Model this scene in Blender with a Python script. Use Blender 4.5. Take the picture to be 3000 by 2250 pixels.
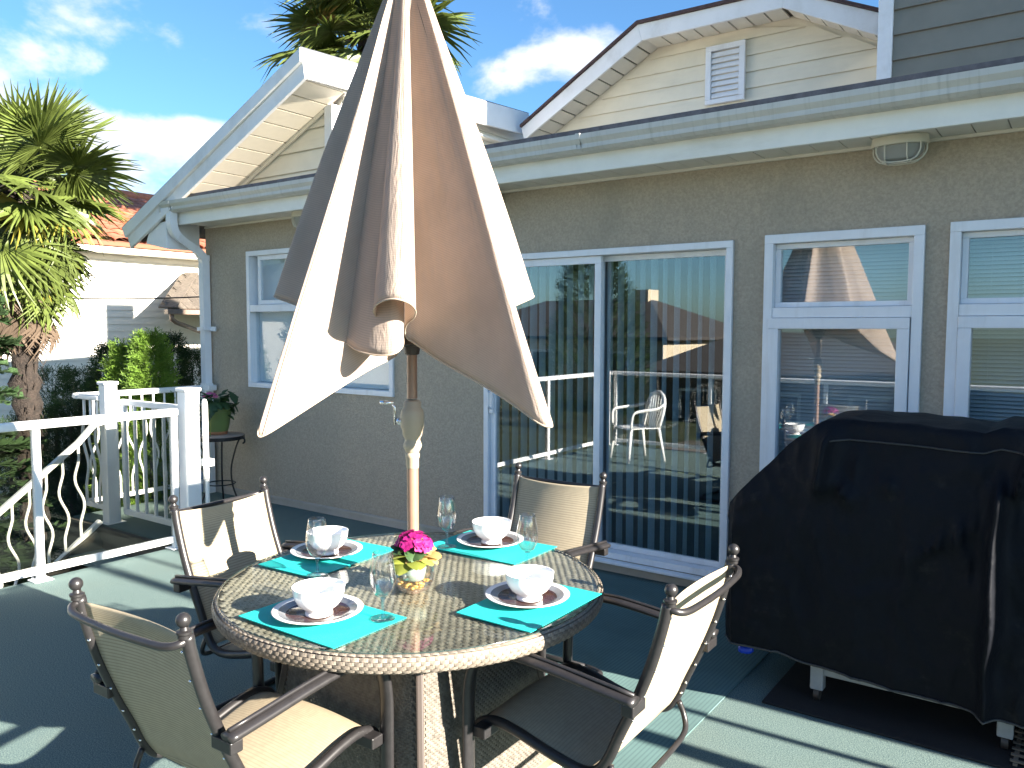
import bpy, math, random
from mathutils import Vector, Matrix, Quaternion
random.seed(7)
R = math.radians
scene = bpy.context.scene
for o in list(bpy.data.objects): bpy.data.objects.remove(o)

# ------------------------------------------------------------------ camera, sky, sun, exposure
FPX, YAW, PITCH, ROLL, CAMZ = 2343.0, R(35.67), R(3.98), R(0.135), 1.65
_f = Vector((-math.sin(YAW)*math.cos(PITCH), math.cos(YAW)*math.cos(PITCH), -math.sin(PITCH)))
_r0 = Vector((math.cos(YAW), math.sin(YAW), 0)); _u0 = _r0.cross(_f)
_r = math.cos(ROLL)*_r0 + math.sin(ROLL)*_u0; _u = -math.sin(ROLL)*_r0 + math.cos(ROLL)*_u0
CAM = Vector((0, 0, CAMZ))
cd = bpy.data.cameras.new('camera'); cam = bpy.data.objects.new('camera', cd); scene.collection.objects.link(cam)
cam.matrix_world = Matrix(((_r.x, _u.x, -_f.x, 0), (_r.y, _u.y, -_f.y, 0), (_r.z, _u.z, -_f.z, CAMZ), (0, 0, 0, 1)))
cd.sensor_fit = 'HORIZONTAL'; cd.sensor_width = 36; cd.lens = 36*FPX/3000; cd.clip_start = .05; cd.clip_end = 3000
scene.camera = cam
SUN_EL, SUN_AZ = R(20.5), math.atan2(.028, 1.0)          # direction towards the sun: +X, slightly +Y
SUN_DIR = Vector((math.cos(SUN_EL)*math.cos(SUN_AZ), math.cos(SUN_EL)*math.sin(SUN_AZ), math.sin(SUN_EL)))
sl = bpy.data.lights.new('sun', 'SUN'); sl.energy = 5.0; sl.angle = R(.53); sl.color = (1, .92, .80)
sun = bpy.data.objects.new('sun', sl); scene.collection.objects.link(sun); sun.location = (8, 1, 8)
sun.rotation_euler = (-SUN_DIR).to_track_quat('-Z', 'Y').to_euler()
scene.view_settings.view_transform = 'Standard'; scene.view_settings.look = 'None'
scene.view_settings.gamma = 1; scene.view_settings.exposure = 2.6; scene.view_settings.use_curve_mapping = False
scene.render.engine = 'CYCLES'; scene.cycles.max_bounces = 10; scene.cycles.transparent_max_bounces = 24
scene.render.resolution_x, scene.render.resolution_y = 1024, 768

def px(x, y, X=None, Y=None, Z=None, D=None):
    """photo pixel (3000 wide) -> point on a plane of the place, or at a depth along the optical axis"""
    d = _f + (x-1500)/FPX*_r - (y-1125)/FPX*_u
    t = D if D is not None else (X/d.x if X is not None else (Y/d.y if Y is not None else (Z-CAMZ)/d.z))
    return CAM + d*t
def pd(x, y, **k): return px(x*3000/2212, y*3000/2212, **k)

world = bpy.data.worlds.new('World'); scene.world = world; world.use_nodes = True
nt = world.node_tree; nt.nodes.clear()
class NB:
    def __init__(s, tree): s.t = tree
    def n(s, typ, **kw):
        nd = s.t.nodes.new(typ)
        for k, v in kw.items(): setattr(nd, k, v)
        return nd
    def l(s, a, b): s.t.links.new(a, b)
    def m(s, op, a, b=None, c=None, clamp=False):
        nd = s.t.nodes.new('ShaderNodeMath'); nd.operation = op; nd.use_clamp = clamp
        for i, v in enumerate((a, b, c)):
            if v is None: continue
            if isinstance(v, (int, float)): nd.inputs[i].default_value = v
            else: s.t.links.new(v, nd.inputs[i])
        return nd.outputs[0]
    def mix(s, fac, a, b, blend='MIX'):
        nd = s.t.nodes.new('ShaderNodeMix'); nd.data_type = 'RGBA'; nd.blend_type = blend
        for i, v in ((0, fac), (6, a), (7, b)):
            if isinstance(v, (int, float)): nd.inputs[i].default_value = v
            elif isinstance(v, (tuple, list)): nd.inputs[i].default_value = (*v[:3], 1)
            else: s.t.links.new(v, nd.inputs[i])
        return nd.outputs[2]
    def ramp(s, v, lo, hi):
        nd = s.t.nodes.new('ShaderNodeMapRange'); nd.interpolation_type = 'SMOOTHSTEP'
        s.t.links.new(v, nd.inputs[0]); nd.inputs[1].default_value = lo; nd.inputs[2].default_value = hi
        return nd.outputs[0]
    def noise(s, vec, scale, detail=3, rough=.55, dist=0):
        nd = s.t.nodes.new('ShaderNodeTexNoise'); nd.inputs['Scale'].default_value = scale
        nd.inputs['Detail'].default_value = detail; nd.inputs['Roughness'].default_value = rough
        nd.inputs['Distortion'].default_value = dist
        if vec is not None: s.t.links.new(vec, nd.inputs['Vector'])
        return nd.outputs[0]
w = NB(nt)
sky = w.n('ShaderNodeTexSky', sky_type='NISHITA'); sky.sun_disc = False
sky.sun_elevation = SUN_EL; sky.sun_rotation = math.pi/2 - SUN_AZ; sky.ozone_density = 4.5; sky.dust_density = .6; sky.altitude = 50
tc = w.n('ShaderNodeTexCoord'); sep = w.n('ShaderNodeSeparateXYZ'); w.l(tc.outputs['Generated'], sep.inputs[0])
el = w.m('ARCSINE', sep.outputs[2])
# clouds: wispy cumulus low over the horizon all round, with two thicker banks
cmb = w.n('ShaderNodeMapping'); w.l(tc.outputs['Generated'], cmb.inputs[0]); cmb.inputs['Scale'].default_value = (1, 1, 1.7); cmb.inputs['Location'].default_value = (3.1, 1.7, .35)
n1 = w.noise(cmb.outputs[0], 5.2, 7, .56, .15); n2 = w.noise(cmb.outputs[0], 2.1, 2, .5)
band = w.m('MULTIPLY', w.ramp(el, R(5.5), R(9.5)), w.m('SUBTRACT', 1.0, w.ramp(el, R(14), R(24))))
bias = w.m('MULTIPLY', band, w.m('MULTIPLY', n2, .13))
for (cx, cy, ha, he, amt) in ((60, 350, .12, .020, .06), (260, 370, .12, .024, .10), (480, 415, .13, .024, .11), (640, 370, .08, .016, .08), (1500, 215, .06, .028, .13), (1680, 160, .08, .030, .14), (330, 75, .06, .016, .10), (270, 180, .08, .016, .09)):
    dv = (px(cx, cy, D=1) - CAM).normalized(); a0 = math.atan2(dv.y, dv.x); e0 = math.asin(dv.z)
    az = w.m('ARCTAN2', sep.outputs[1], sep.outputs[0])
    da = w.m('DIVIDE', w.m('SUBTRACT', az, a0), ha); de = w.m('DIVIDE', w.m('SUBTRACT', el, e0), he)
    q = w.m('ADD', w.m('MULTIPLY', da, da), w.m('MULTIPLY', de, de))
    bias = w.m('ADD', bias, w.m('MULTIPLY', w.m('EXPONENT', w.m('MULTIPLY', q, -1.0)), amt))
cov = w.m('MULTIPLY', w.ramp(w.m('ADD', n1, bias), .57, .72), w.ramp(el, R(1), R(5)))
skyc = w.mix(1.0, sky.outputs[0], (.66, .84, .90), 'MULTIPLY')
n3 = w.noise(cmb.outputs[0], 9, 4, .5)
ccol = w.mix(n3, (3.0, 3.35, 4.0), (4.7, 4.7, 4.8))
bg = w.n('ShaderNodeBackground'); bg.inputs[1].default_value = .050
w.l(w.mix(w.m('MULTIPLY', cov, .96), skyc, ccol), bg.inputs[0])
wo = w.n('ShaderNodeOutputWorld'); w.l(bg.outputs[0], wo.inputs[0])

# ------------------------------------------------------------------ materials
MATS = {}
def mat(name, col, rough=.5, metal=0., var=0., vs=6, bump=0., bs=60, spec=.5, coat=0., transl=0., rnd=0., extra=None, streak=None, bdist=.004):
    if name in MATS: return MATS[name]
    m = bpy.data.materials.new(name); m.use_nodes = True; MATS[name] = m
    t = m.node_tree; b = NB(t); bs_ = t.nodes['Principled BSDF']; out = t.nodes['Material Output']
    bs_.inputs['Roughness'].default_value = rough; bs_.inputs['Metallic'].default_value = metal
    bs_.inputs['Specular IOR Level'].default_value = spec; bs_.inputs['Coat Weight'].default_value = coat
    c = None; tco = b.n('ShaderNodeTexCoord').outputs['Object']
    bs_.inputs['Base Color'].default_value = (*col, 1)
    if var:
        nz = b.noise(tco, vs, 6, .62); nz = b.ramp(nz, .3, .7)
        c = b.mix(nz, tuple(x*(1-var) for x in col), tuple(min(1, x*(1+var)) for x in col))
    if streak:   # (dark colour, amount, scale vec) grime with a shape of its own
        mp = b.n('ShaderNodeMapping'); b.l(tco, mp.inputs[0]); mp.inputs['Scale'].default_value = streak[2]
        nz = b.ramp(b.noise(mp.outputs[0], 1.0, 5, .65), .50, .72)
        c = b.mix(b.m('MULTIPLY', nz, streak[1]), c if c is not None else col, streak[0])
    if rnd:
        oi = b.n('ShaderNodeObjectInfo').outputs['Random']
        hs = b.n('ShaderNodeHueSaturation'); b.l(b.m('MULTIPLY_ADD', oi, 2*rnd, 1-rnd), hs.inputs['Value'])
        if c is not None: b.l(c, hs.inputs['Color'])
        else: hs.inputs['Color'].default_value = (*col, 1)
        c = hs.outputs[0]
    if extra: c = extra(b, tco, c, bs_) or c
    if c is not None: b.l(c, bs_.inputs['Base Color'])
    if bump:
        bp = b.n('ShaderNodeBump'); bp.inputs['Strength'].default_value = bump; bp.inputs['Distance'].default_value = bdist
        b.l(b.noise(tco, bs, 5, .6), bp.inputs['Height']); b.l(bp.outputs[0], bs_.inputs['Normal'])
    if transl:
        tr = b.n('ShaderNodeBsdfTranslucent'); mx = b.n('ShaderNodeMixShader'); mx.inputs[0].default_value = transl
        if c is not None: b.l(c, tr.inputs[0])
        else: tr.inputs[0].default_value = (*col, 1)
        b.l(bs_.outputs[0], mx.inputs[1]); b.l(tr.outputs[0], mx.inputs[2]); b.l(mx.outputs[0], out.inputs[0])
    return m
def glass(name, tint=(1, 1, 1), ior=1.5, rough=0., boost=0., edge=0.):
    m = bpy.data.materials.new(name); m.use_nodes = True; t = m.node_tree; t.nodes.clear(); b = NB(t)
    # thin sheet: Schlick reflectance, the same from either side
    f0 = ((ior-1)/(ior+1))**2; lf_ = b.n('ShaderNodeLayerWeight'); lf_.inputs[0].default_value = .5
    fac = b.m('ADD', b.m('MULTIPLY', b.m('POWER', lf_.outputs['Facing'], 5.0), 1-f0), f0+boost, clamp=True)
    tr = b.n('ShaderNodeBsdfTransparent'); tr.inputs[0].default_value = (*tint, 1)
    if edge:   # thick glass seen edge-on takes more colour
        lw = b.n('ShaderNodeLayerWeight'); lw.inputs[0].default_value = .35
        b.l(b.mix(b.m('MULTIPLY', lw.outputs['Facing'], edge), tint, tuple(x*.55 for x in tint)), tr.inputs[0])
    gl = b.n('ShaderNodeBsdfGlossy'); gl.inputs['Roughness'].default_value = rough
    mx = b.n('ShaderNodeMixShader'); b.l(fac, mx.inputs[0]); b.l(tr.outputs[0], mx.inputs[1]); b.l(gl.outputs[0], mx.inputs[2])
    o = b.n('ShaderNodeOutputMaterial'); b.l(mx.outputs[0], o.inputs[0]); return m
def stripes(n, dark, lo=.35, hi=.6, axis='v', amt=.7):
    def ex(b, tco, c, bs_):
        uv = b.n('ShaderNodeTexCoord').outputs['UV']; s = b.n('ShaderNodeSeparateXYZ'); b.l(uv, s.inputs[0])
        k = b.m('FRACT', b.m('MULTIPLY', s.outputs[1 if axis == 'v' else 0], n))
        k = b.m('ABSOLUTE', b.m('SUBTRACT', k, .5))
        k = b.m('MULTIPLY', b.ramp(k, lo, hi), amt)
        base = c if c is not None else tuple(bs_.inputs['Base Color'].default_value)[:3]
        return b.mix(k, base, dark)
    return ex

def carpet_extra(b, tco, c, bs_):
    # pile flecks, worn and dirtier patches
    f = b.ramp(b.noise(tco, 190, 3, .7), .38, .62)
    c = b.mix(f, (.066, .106, .112), (.180, .245, .225)); p = b.ramp(b.noise(tco, 1.3, 4, .6), .45, .7)
    return b.mix(b.m('MULTIPLY', p, .25), c, (.16, .19, .16))
M = dict(
    white=mat('white_paint', (.80, .80, .80), .38, var=.04, vs=3, streak=((.5, .48, .43), .18, (3, 3, 1.2))),
    alu=mat('white_aluminium', (.78, .79, .82), .35, var=.03, streak=((.45, .43, .40), .25, (9, 9, 1.0))),
    trim=mat('trim_board', (.78, .78, .79), .5, var=.05, vs=2.5, bump=.15, bs=30, streak=((.42, .40, .37), .30, (2.5, 2.5, 2.0))),
    gutter=mat('gutter_enamel', (.53, .52, .49), .42, var=.06, vs=3, streak=((.24, .25, .22), .35, (34, 3, 1.5))),
    stucco=mat('stucco', (.43, .365, .285), .92, var=.13, vs=70, bump=.7, bs=85, spec=.2, bdist=.012, streak=((.26, .245, .20), .35, (2, 2, .8))),
    siding=mat('cream_siding', (.76, .70, .57), .55, var=.04, vs=4, rnd=.025, streak=((.52, .47, .38), .28, (1.2, 1.2, 9))),
    wsiding=mat('white_siding', (.80, .77, .70), .5, var=.03, rnd=.02),
    gsiding=mat('grey_siding', (.21, .20, .165), .6, var=.06, vs=4, rnd=.03),
    soffit=mat('soffit_panel', (.70, .67, .60), .5, var=.05, rnd=.03, streak=((.4, .37, .32), .3, (3, 3, 3))),
    roofing=mat('dark_roofing', (.085, .09, .11), .85, var=.25, vs=18, bump=.4),
    redtile=mat('red_tile', (.40, .13, .07), .75, var=.18, vs=14, rnd=.16, bump=.25, bs=40),
    shingle=mat('brown_shingle', (.10, .082, .065), .9, var=.25, vs=24, rnd=.22, bump=.4, bs=120),
    rshingle=mat('red_shingle', (.075, .045, .045), .85, var=.2, vs=20),
    carpet=mat('deck_carpet', (.105, .185, .165), .97, var=.16, vs=2.0, bump=.8, bs=330, spec=.1, extra=carpet_extra, bdist=.006),
    bronze=mat('bronze_metal', (.028, .026, .027), .36, metal=.35, var=.12, vs=40, spec=.6),
    rodmetal=mat('rod_metal', (.03, .03, .032), .4, metal=.5),
    chrome=mat('chrome', (.75, .76, .78), .16, metal=1),
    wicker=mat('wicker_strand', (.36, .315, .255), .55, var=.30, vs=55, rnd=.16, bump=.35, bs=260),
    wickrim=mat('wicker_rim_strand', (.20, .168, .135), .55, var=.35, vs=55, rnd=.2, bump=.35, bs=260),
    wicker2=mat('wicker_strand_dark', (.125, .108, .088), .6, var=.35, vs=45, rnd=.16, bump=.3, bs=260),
    wickback=mat('wicker_backing', (.16, .13, .10), .8),
    copper=mat('pole_paint', (.27, .165, .112), .42, metal=.15, var=.06, vs=12),
    housing=mat('crank_housing', (.36, .29, .205), .5, var=.06),
    hub=mat('dark_plastic', (.055, .042, .036), .5),
    china=mat('white_china', (.85, .85, .85), .12, coat=.4),
    plate_dark=mat('brown_glaze', (.055, .022, .017), .12, coat=.5),
    plate_grey=mat('grey_glaze', (.20, .20, .21), .15, coat=.5),
    plate_tan=mat('tan_glaze', (.55, .42, .33), .2),
    teal=mat('teal_mat', (.0, .40, .365), .85, var=.05, vs=20, bump=.5, bs=300, extra=stripes(75, (.0, .29, .275), .2, .45, 'v', .55)),
    petal=mat('magenta_petal', (.34, .008, .15), .6, transl=.3, rnd=.12),
    pinkpetal=mat('pink_petal', (.75, .20, .42), .6, transl=.3),
    violetleaf=mat('yellow_green_leaf', (.21, .24, .04), .55, transl=.3, rnd=.25),
    tanleaf=mat('tan_leaf', (.50, .33, .12), .6, transl=.3, rnd=.1),
    darkleaf=mat('dark_leaf', (.035, .075, .025), .55, transl=.2, rnd=.2),
    celadon=mat('celadon_pot', (.42, .52, .42), .3, var=.08),
    pebble=mat('amber_pebble', (.50, .28, .07), .3, rnd=.3),
    greenpot=mat('green_pot', (.14, .20, .06), .5, var=.1),
    terracotta=mat('terracotta', (.42, .19, .10), .8, var=.1),
    black=mat('black_metal', (.018, .018, .02), .4, metal=.3),
    rubber=mat('black_mat', (.010, .009, .010), .85, bump=.6, bs=150),
    brownmat=mat('brown_mat', (.16, .12, .085), .9, var=.2),
    grillgrey=mat('grill_enamel', (.30, .30, .31), .45, var=.12, vs=9),
    bluetarp=mat('blue_tarp', (.03, .10, .30), .45, var=.2, bump=.5, bs=14, bdist=.03),
    palm=mat('palm_leaf', (.095, .125, .028), .42, var=.3, vs=5, rnd=.35, transl=.35),
    palmy=mat('palm_leaf_yellow', (.34, .30, .05), .5, rnd=.2, transl=.35),
    deadpalm=mat('dead_palm_leaf', (.085, .058, .038), .85, rnd=.3, transl=.12),
    trunk=mat('fibrous_trunk', (.024, .017, .013), .95, var=.45, vs=22, bump=.9, bs=40, bdist=.03),
    bark=mat('bark', (.07, .05, .04), .95, var=.3, vs=20, bump=.8, bs=30),
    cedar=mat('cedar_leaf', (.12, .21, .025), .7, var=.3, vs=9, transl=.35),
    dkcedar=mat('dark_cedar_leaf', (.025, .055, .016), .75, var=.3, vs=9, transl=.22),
    spruce=mat('spruce_needle', (.050, .10, .035), .7, var=.3, vs=6, transl=.25),
    grass=mat('grass', (.045, .06, .018), .95, var=.4, vs=1.5, bump=.8, bs=40, bdist=.05),
    concrete=mat('concrete', (.16, .14, .115), .9, var=.15, vs=3),
    stone=mat('pale_stone', (.50, .49, .45), .85, var=.2, vs=10, bump=.5, bs=20, bdist=.02),
    timber=mat('deck_framing', (.06, .052, .042), .85, var=.2),
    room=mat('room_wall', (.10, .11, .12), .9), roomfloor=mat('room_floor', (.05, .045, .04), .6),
    vslat=mat('vertical_slat', (.62, .77, .82), .6, transl=.2, rnd=.06),
    hslat=mat('venetian_slat', (.62, .66, .67), .5, rnd=.02),
    shade=mat('roller_shade', (.62, .66, .68), .8, var=.03),
    wire=mat('cable', (.03, .03, .03), .6), brass=mat('lamp_white', (.62, .58, .48), .5, var=.05),
    beige=mat('beige_render', (.50, .42, .30), .8, var=.06, vs=3), brownroof=mat('brown_roof', (.045, .040, .037), .9, var=.2, vs=8, rnd=.1),
    plastic=mat('white_plastic', (.78, .78, .76), .4),
)
M['panes'] = glass('clear_pane', (.92,.95,.96), 1.4)
M['pane'] = glass('window_glass', (.88, .92, .94), 1.9, boost=.07)
M['deckglass'] = glass('deck_glass', (.80, .80, .76), 1.5)
M['topglass'] = glass('table_glass', (.93, .95, .93), 1.45)
M['wineglass'] = glass('wine_glass', (.992, .995, .998), 1.6, boost=.07, edge=.30)
M['wineblue'] = glass('wine_glass_blue', (.72, .90, .97), 1.5, boost=.03, edge=.4)
M['lampglass'] = mat('frosted_lamp', (.38, .38, .35), .45, transl=.3)
M['sling'] = mat('sling_fabric', (.42, .355, .25), .8, var=.05, vs=30, transl=.12, extra=stripes(62, (.20, .165, .11), .24, .46, 'v', .62))
M['seatsling'] = mat('seat_sling', (.36, .295, .20), .8, var=.07, vs=40, transl=.10, extra=stripes(58, (.20, .16, .11), .24, .46, 'v', .40))
def canopy_extra(b, tco, c, bs_):
    c = stripes(170, (.44, .36, .305), .2, .45, 'v', .5)(b, tco, c, bs_)
    uv = b.n('ShaderNodeTexCoord').outputs['UV']; mp = b.n('ShaderNodeMapping'); b.l(uv, mp.inputs[0]); mp.inputs['Scale'].default_value = (90, 7, 1)
    nz = b.noise(mp.outputs[0], 1.0, 6, .62, .5); bp = b.n('ShaderNodeBump'); bp.inputs['Strength'].default_value = .55; bp.inputs['Distance'].default_value = .02
    b.l(nz, bp.inputs['Height']); b.l(bp.outputs[0], bs_.inputs['Normal'])
    return b.mix(b.m('MULTIPLY', b.ramp(nz, .48, .70), .22), c, (.50, .42, .33))  # streaky tint imitates mottled light coming through the cloth
M['canopy'] = mat('canopy_fabric', (.60, .495, .42), .88, var=.06, vs=9, transl=.50, extra=canopy_extra)
def cover_extra(b, tco, c, bs_):
    n = b.n('ShaderNodeBump'); n.inputs['Strength'].default_value = .5; n.inputs['Distance'].default_value = .03
    b.l(b.noise(tco, 4.5, 6, .55, .6), n.inputs['Height']); b.l(n.outputs[0], bs_.inputs['Normal'])
    d = b.ramp(b.noise(tco, 7, 6, .7), .56, .8)
    return b.mix(b.m('MULTIPLY', d, .55), (.006, .007, .010), (.035, .032, .029))
M['cover'] = mat('black_vinyl_cover', (.006, .007, .010), .58, spec=.10, extra=cover_extra)

# ------------------------------------------------------------------ mesh helpers
def link(o): scene.collection.objects.link(o); return o
def catmull(p, k):
    p = [Vector(q) for q in p]; out = []
    for i in range(len(p)-1):
        a = p[i-1] if i else p[0]*2-p[1]; b, c = p[i], p[i+1]; d = p[i+2] if i+2 < len(p) else p[-1]*2-p[-2]
        for j in range(k):
            t = j/k
            out.append(.5*((2*b)+(c-a)*t+(2*a-5*b+4*c-d)*t*t+(3*b-a-3*c+d)*t**3))
    out.append(p[-1]); return out
class MB:
    def __init__(s): s.v, s.f, s.uv = [], [], None
    def add(s, vs, fs):
        b = len(s.v); s.v += [tuple(q) for q in vs]; s.f += [tuple(b+i for i in q) for q in fs]; return s
    def box(s, lo, hi, M4=None):
        x0, y0, z0 = lo; x1, y1, z1 = hi
        vs = [Vector(q) for q in ((x0,y0,z0),(x1,y0,z0),(x1,y1,z0),(x0,y1,z0),(x0,y0,z1),(x1,y0,z1),(x1,y1,z1),(x0,y1,z1))]
        if M4: vs = [M4 @ q for q in vs]
        return s.add(vs, ((0,3,2,1),(4,5,6,7),(0,1,5,4),(1,2,6,5),(2,3,7,6),(3,0,4,7)))
    def cbox(s, c, sz, M4=None): return s.box([c[i]-sz[i]/2 for i in range(3)], [c[i]+sz[i]/2 for i in range(3)], M4)
    def bar(s, a, b, wd, ht, up=(0, 0, 1)):
        a, b = Vector(a), Vector(b); d = (b-a).normalized(); x = d.cross(Vector(up)).normalized(); y = x.cross(d)
        vs = [e + x*sx*wd/2 + y*sy*ht/2 for e in (a, b) for sx, sy in ((-1,-1),(1,-1),(1,1),(-1,1))]
        return s.add(vs, ((0,3,2,1),(4,5,6,7),(0,1,5,4),(1,2,6,5),(2,3,7,6),(3,0,4,7)))
    def prism(s, poly, ext):
        n = len(poly); e = Vector(ext); a = [Vector(p) for p in poly]; b = [p+e for p in a]
        return s.add(a+b, [tuple(range(n))[::-1], tuple(range(n, 2*n))]+[(i, (i+1) % n, n+(i+1) % n, n+i) for i in range(n)])
    def tube(s, pts, r, n=8, k=0, flat=None, cap=True, up=None):
        p = catmull(pts, k) if k else [Vector(q) for q in pts]
        rs = r if isinstance(r, (list, tuple)) else [r]*len(p)
        if len(rs) != len(p): rs = [rs[min(len(rs)-1, int(i/(len(p)-1)*(len(rs)-1)+.5))] for i in range(len(p))]
        rings = []; X = None
        for i, q in enumerate(p):
            d = (p[min(i+1, len(p)-1)]-p[max(i-1, 0)]).normalized()
            if up is not None: X = Vector(up) - d*d.dot(Vector(up)); X.normalize()
            elif X is None: X = d.orthogonal().normalized()
            else: X = (X - d*X.dot(d)).normalized()
            Yv = d.cross(X); fl = flat or (1, 1)
            rings.append([q+X*math.cos(a)*rs[i]*fl[0]+Yv*math.sin(a)*rs[i]*fl[1] for a in [2*math.pi*j/n for j in range(n)]])
        fs = [(i*n+j, i*n+(j+1) % n, (i+1)*n+(j+1) % n, (i+1)*n+j) for i in range(len(p)-1) for j in range(n)]
        if cap: fs += [tuple(range(n))[::-1], tuple((len(p)-1)*n+j for j in range(n))]
        return s.add([q for g in rings for q in g], fs)
    def lathe(s, prof, c=(0, 0, 0), n=24, axis=None):
        c = Vector(c); vs = []; Q = Vector((0, 0, 1)).rotation_difference(Vector(axis)) if axis else None
        for r_, z in prof:
            for j in range(n):
                a = 2*math.pi*j/n; q = Vector((r_*math.cos(a), r_*math.sin(a), z))
                vs.append(c+(Q @ q if Q else q))
        fs = [(i*n+j, i*n+(j+1) % n, (i+1)*n+(j+1) % n, (i+1)*n+j) for i in range(len(prof)-1) for j in range(n)]
        return s.add(vs, fs)
    def ball(s, c, r, n=12, sz=1.0): return s.lathe([(r*math.sin(math.pi*i/n) or 1e-4, -r*sz*math.cos(math.pi*i/n)) for i in range(n+1)], c, n)
    def sheet(s, grid, uv=True):
        nr, nc = len(grid), len(grid[0]); base = len(s.v)
        s.add([q for g in grid for q in g], [(i*nc+j, i*nc+j+1, (i+1)*nc+j+1, (i+1)*nc+j) for i in range(nr-1) for j in range(nc-1)])
        if uv: s.uv = [(j/(nc-1), i/(nr-1)) for i in range(nr) for j in range(nc)]
        return s
    def mesh(s, name, m, smooth=False):
        me = bpy.data.meshes.new(name); me.from_pydata(s.v, [], s.f)
        if isinstance(m, str): m = M[m]
        me.materials.append(m)
        if s.uv:
            ul = me.uv_layers.new(name='UVMap')
            for lp in me.loops: ul.data[lp.index].uv = s.uv[lp.vertex_index]
        if smooth: me.polygons.foreach_set('use_smooth', [True]*len(me.polygons))
        me.update(); return me
    def build(s, name, m, parent=None, smooth=False, bevel=0, seg=2, solid=0, auto=None):
        o = link(bpy.data.objects.new(name, s.mesh(name, m, smooth))); o.parent = parent
        if parent is not None and parent.name in WINV: o.matrix_parent_inverse = WINV[parent.name]
        if solid: md = o.modifiers.new('solid', 'SOLIDIFY'); md.thickness = solid; md.offset = 0
        if bevel: md = o.modifiers.new('bevel', 'BEVEL'); md.width = bevel; md.segments = seg; md.limit_method = 'ANGLE'
        if auto: o.data.set_sharp_from_angle(angle=R(auto))
        return o
WINV = {}      # things whose parts are written in world coordinates
def inst(name, me, parent, mw):
    o = link(bpy.data.objects.new(name, me)); o.parent = parent; o.matrix_basis = mw
    if parent is not None and parent.name in WINV: o.matrix_parent_inverse = WINV[parent.name]
    return o
def wthing(name, label, cat, loc=(0, 0, 0), group=None):
    o = thing(name, label, cat, loc, 0, group); WINV[o.name] = Matrix.Translation(-Vector(loc)); return o
def thing(name, label, cat, loc=(0, 0, 0), rz=0, group=None):
    o = link(bpy.data.objects.new(name, None)); o.location = loc; o.rotation_euler = (0, 0, rz); o.empty_display_size = .1
    return tag(o, label, cat, group)
def tag(o, label=None, cat=None, group=None, kind=None):
    for k, v in (('label', label), ('category', cat), ('group', group), ('kind', kind)):
        if v: o[k] = v
    return o
def struct(o): o['kind'] = 'structure'; return o
def copy_tree(o, parent=None):
    c = o.copy(); link(c); c.parent = parent
    for ch in list(o.children): copy_tree(ch, c)
    return c


# ================================================================== THE SETTING
D = 4.75                     # the house wall stands at Y = D; the deck floor is z = 0
GZ = -1.15                   # garden level
struct(MB().add([(-260,-260,GZ),(260,-260,GZ),(260,260,GZ),(-260,260,GZ)], [(0,1,2,3)]).build('ground', 'grass'))
struct(MB().box((-8.0,-9,GZ+.004), (-5.6,4.7,GZ+.03)).build('path', 'concrete'))
deck = struct(MB().box((-5.52,-.45,-.22), (6.0,D,0)).box((-7.16,3.38,-.22), (-5.525,D,0)).build('deck', 'carpet'))
MB().box((-5.56,-.48,-.30), (-5.522,3.37,-.012)).build('edge_board', 'trim', deck)
MB().box((-7.19,3.34,-.30), (-5.57,3.378,-.012)).build('landing_edge', 'timber', deck)
for x, y in ((-5.4,-.3), (-5.4,1.6), (-5.4,3.3), (-7.05,3.5), (-2,-.3), (2,-.3)):
    MB().box((x-.07,y-.07,GZ+.03), (x+.07,y+.07,-.225)).build('deck_post', 'timber', deck)
MB().box((-2.85,2.55,.002), (-1.25,4.66,.007)).build('carpet_runner', mat('ribbed_runner', (.085, .155, .15), .97, var=.12, vs=3, extra=(lambda b, t, c, p: (lambda sx: b.mix(b.m('MULTIPLY', b.ramp(b.m('ABSOLUTE', b.m('SUBTRACT', b.m('FRACT', b.m('MULTIPLY', sx.outputs[0], 55)), .5)), .2, .45), .45), c, (.035, .07, .08)))((lambda s: (b.l(t, s.inputs[0]), s)[1])(b.n('ShaderNodeSeparateXYZ'))))), deck)
# stairs going down towards the front of the plot
st = struct(MB().bar((-6.62,3.36,-.15), (-6.62,1.76,GZ), .04, .25).bar((-5.60,3.36,-.15), (-5.60,1.76,GZ), .04, .25).build('stairs', 'timber'))
for i in range(5):
    y = 3.36-(i+.5)*.28; z = -(i+1)*.192
    MB().box((-6.60,y-.15,z-.035), (-5.62,y+.14,z)).build('tread', 'carpet', st)

# ================================================================== THE HOUSE
H = wthing('house', 'stucco house with white fascia boards, gutter and sliding patio door', 'house', (-3.5, D, 0))
def wall_with_openings(x0, x1, z0, z1, y0, y1, ops):
    xs = sorted({x0, x1, *[o[0] for o in ops], *[o[1] for o in ops]}); zs = sorted({z0, z1, *[o[2] for o in ops], *[o[3] for o in ops]})
    b = MB()
    for i in range(len(xs)-1):
        for j in range(len(zs)-1):
            cx, cz = (xs[i]+xs[i+1])/2, (zs[j]+zs[j+1])/2
            if not any(o[0] < cx < o[1] and o[2] < cz < o[3] for o in ops): b.box((xs[i],y0,zs[j]), (xs[i+1],y1,zs[j+1]))
    return b
DOOR = (-3.66, -1.755, .09, 2.185); W1 = (-1.565, -.715, .60, 2.20); W2 = (-.60, .30, .60, 2.205); LW = (-6.505, -4.595, 1.085, 2.37)
wall_with_openings(-7.17, 2.4, -.02, 2.70, D, D+.16, [DOOR, W1, W2, LW]).build('wall', 'stucco', H)
MB().box((-7.17,D+.001,GZ), (2.4,D+.15,-.235)).build('lower_wall', 'stucco', H)
MB().box((-7.17,D+.161,GZ), (-7.02,9.6,2.70)).build('side_wall', 'stucco', H)
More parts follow.
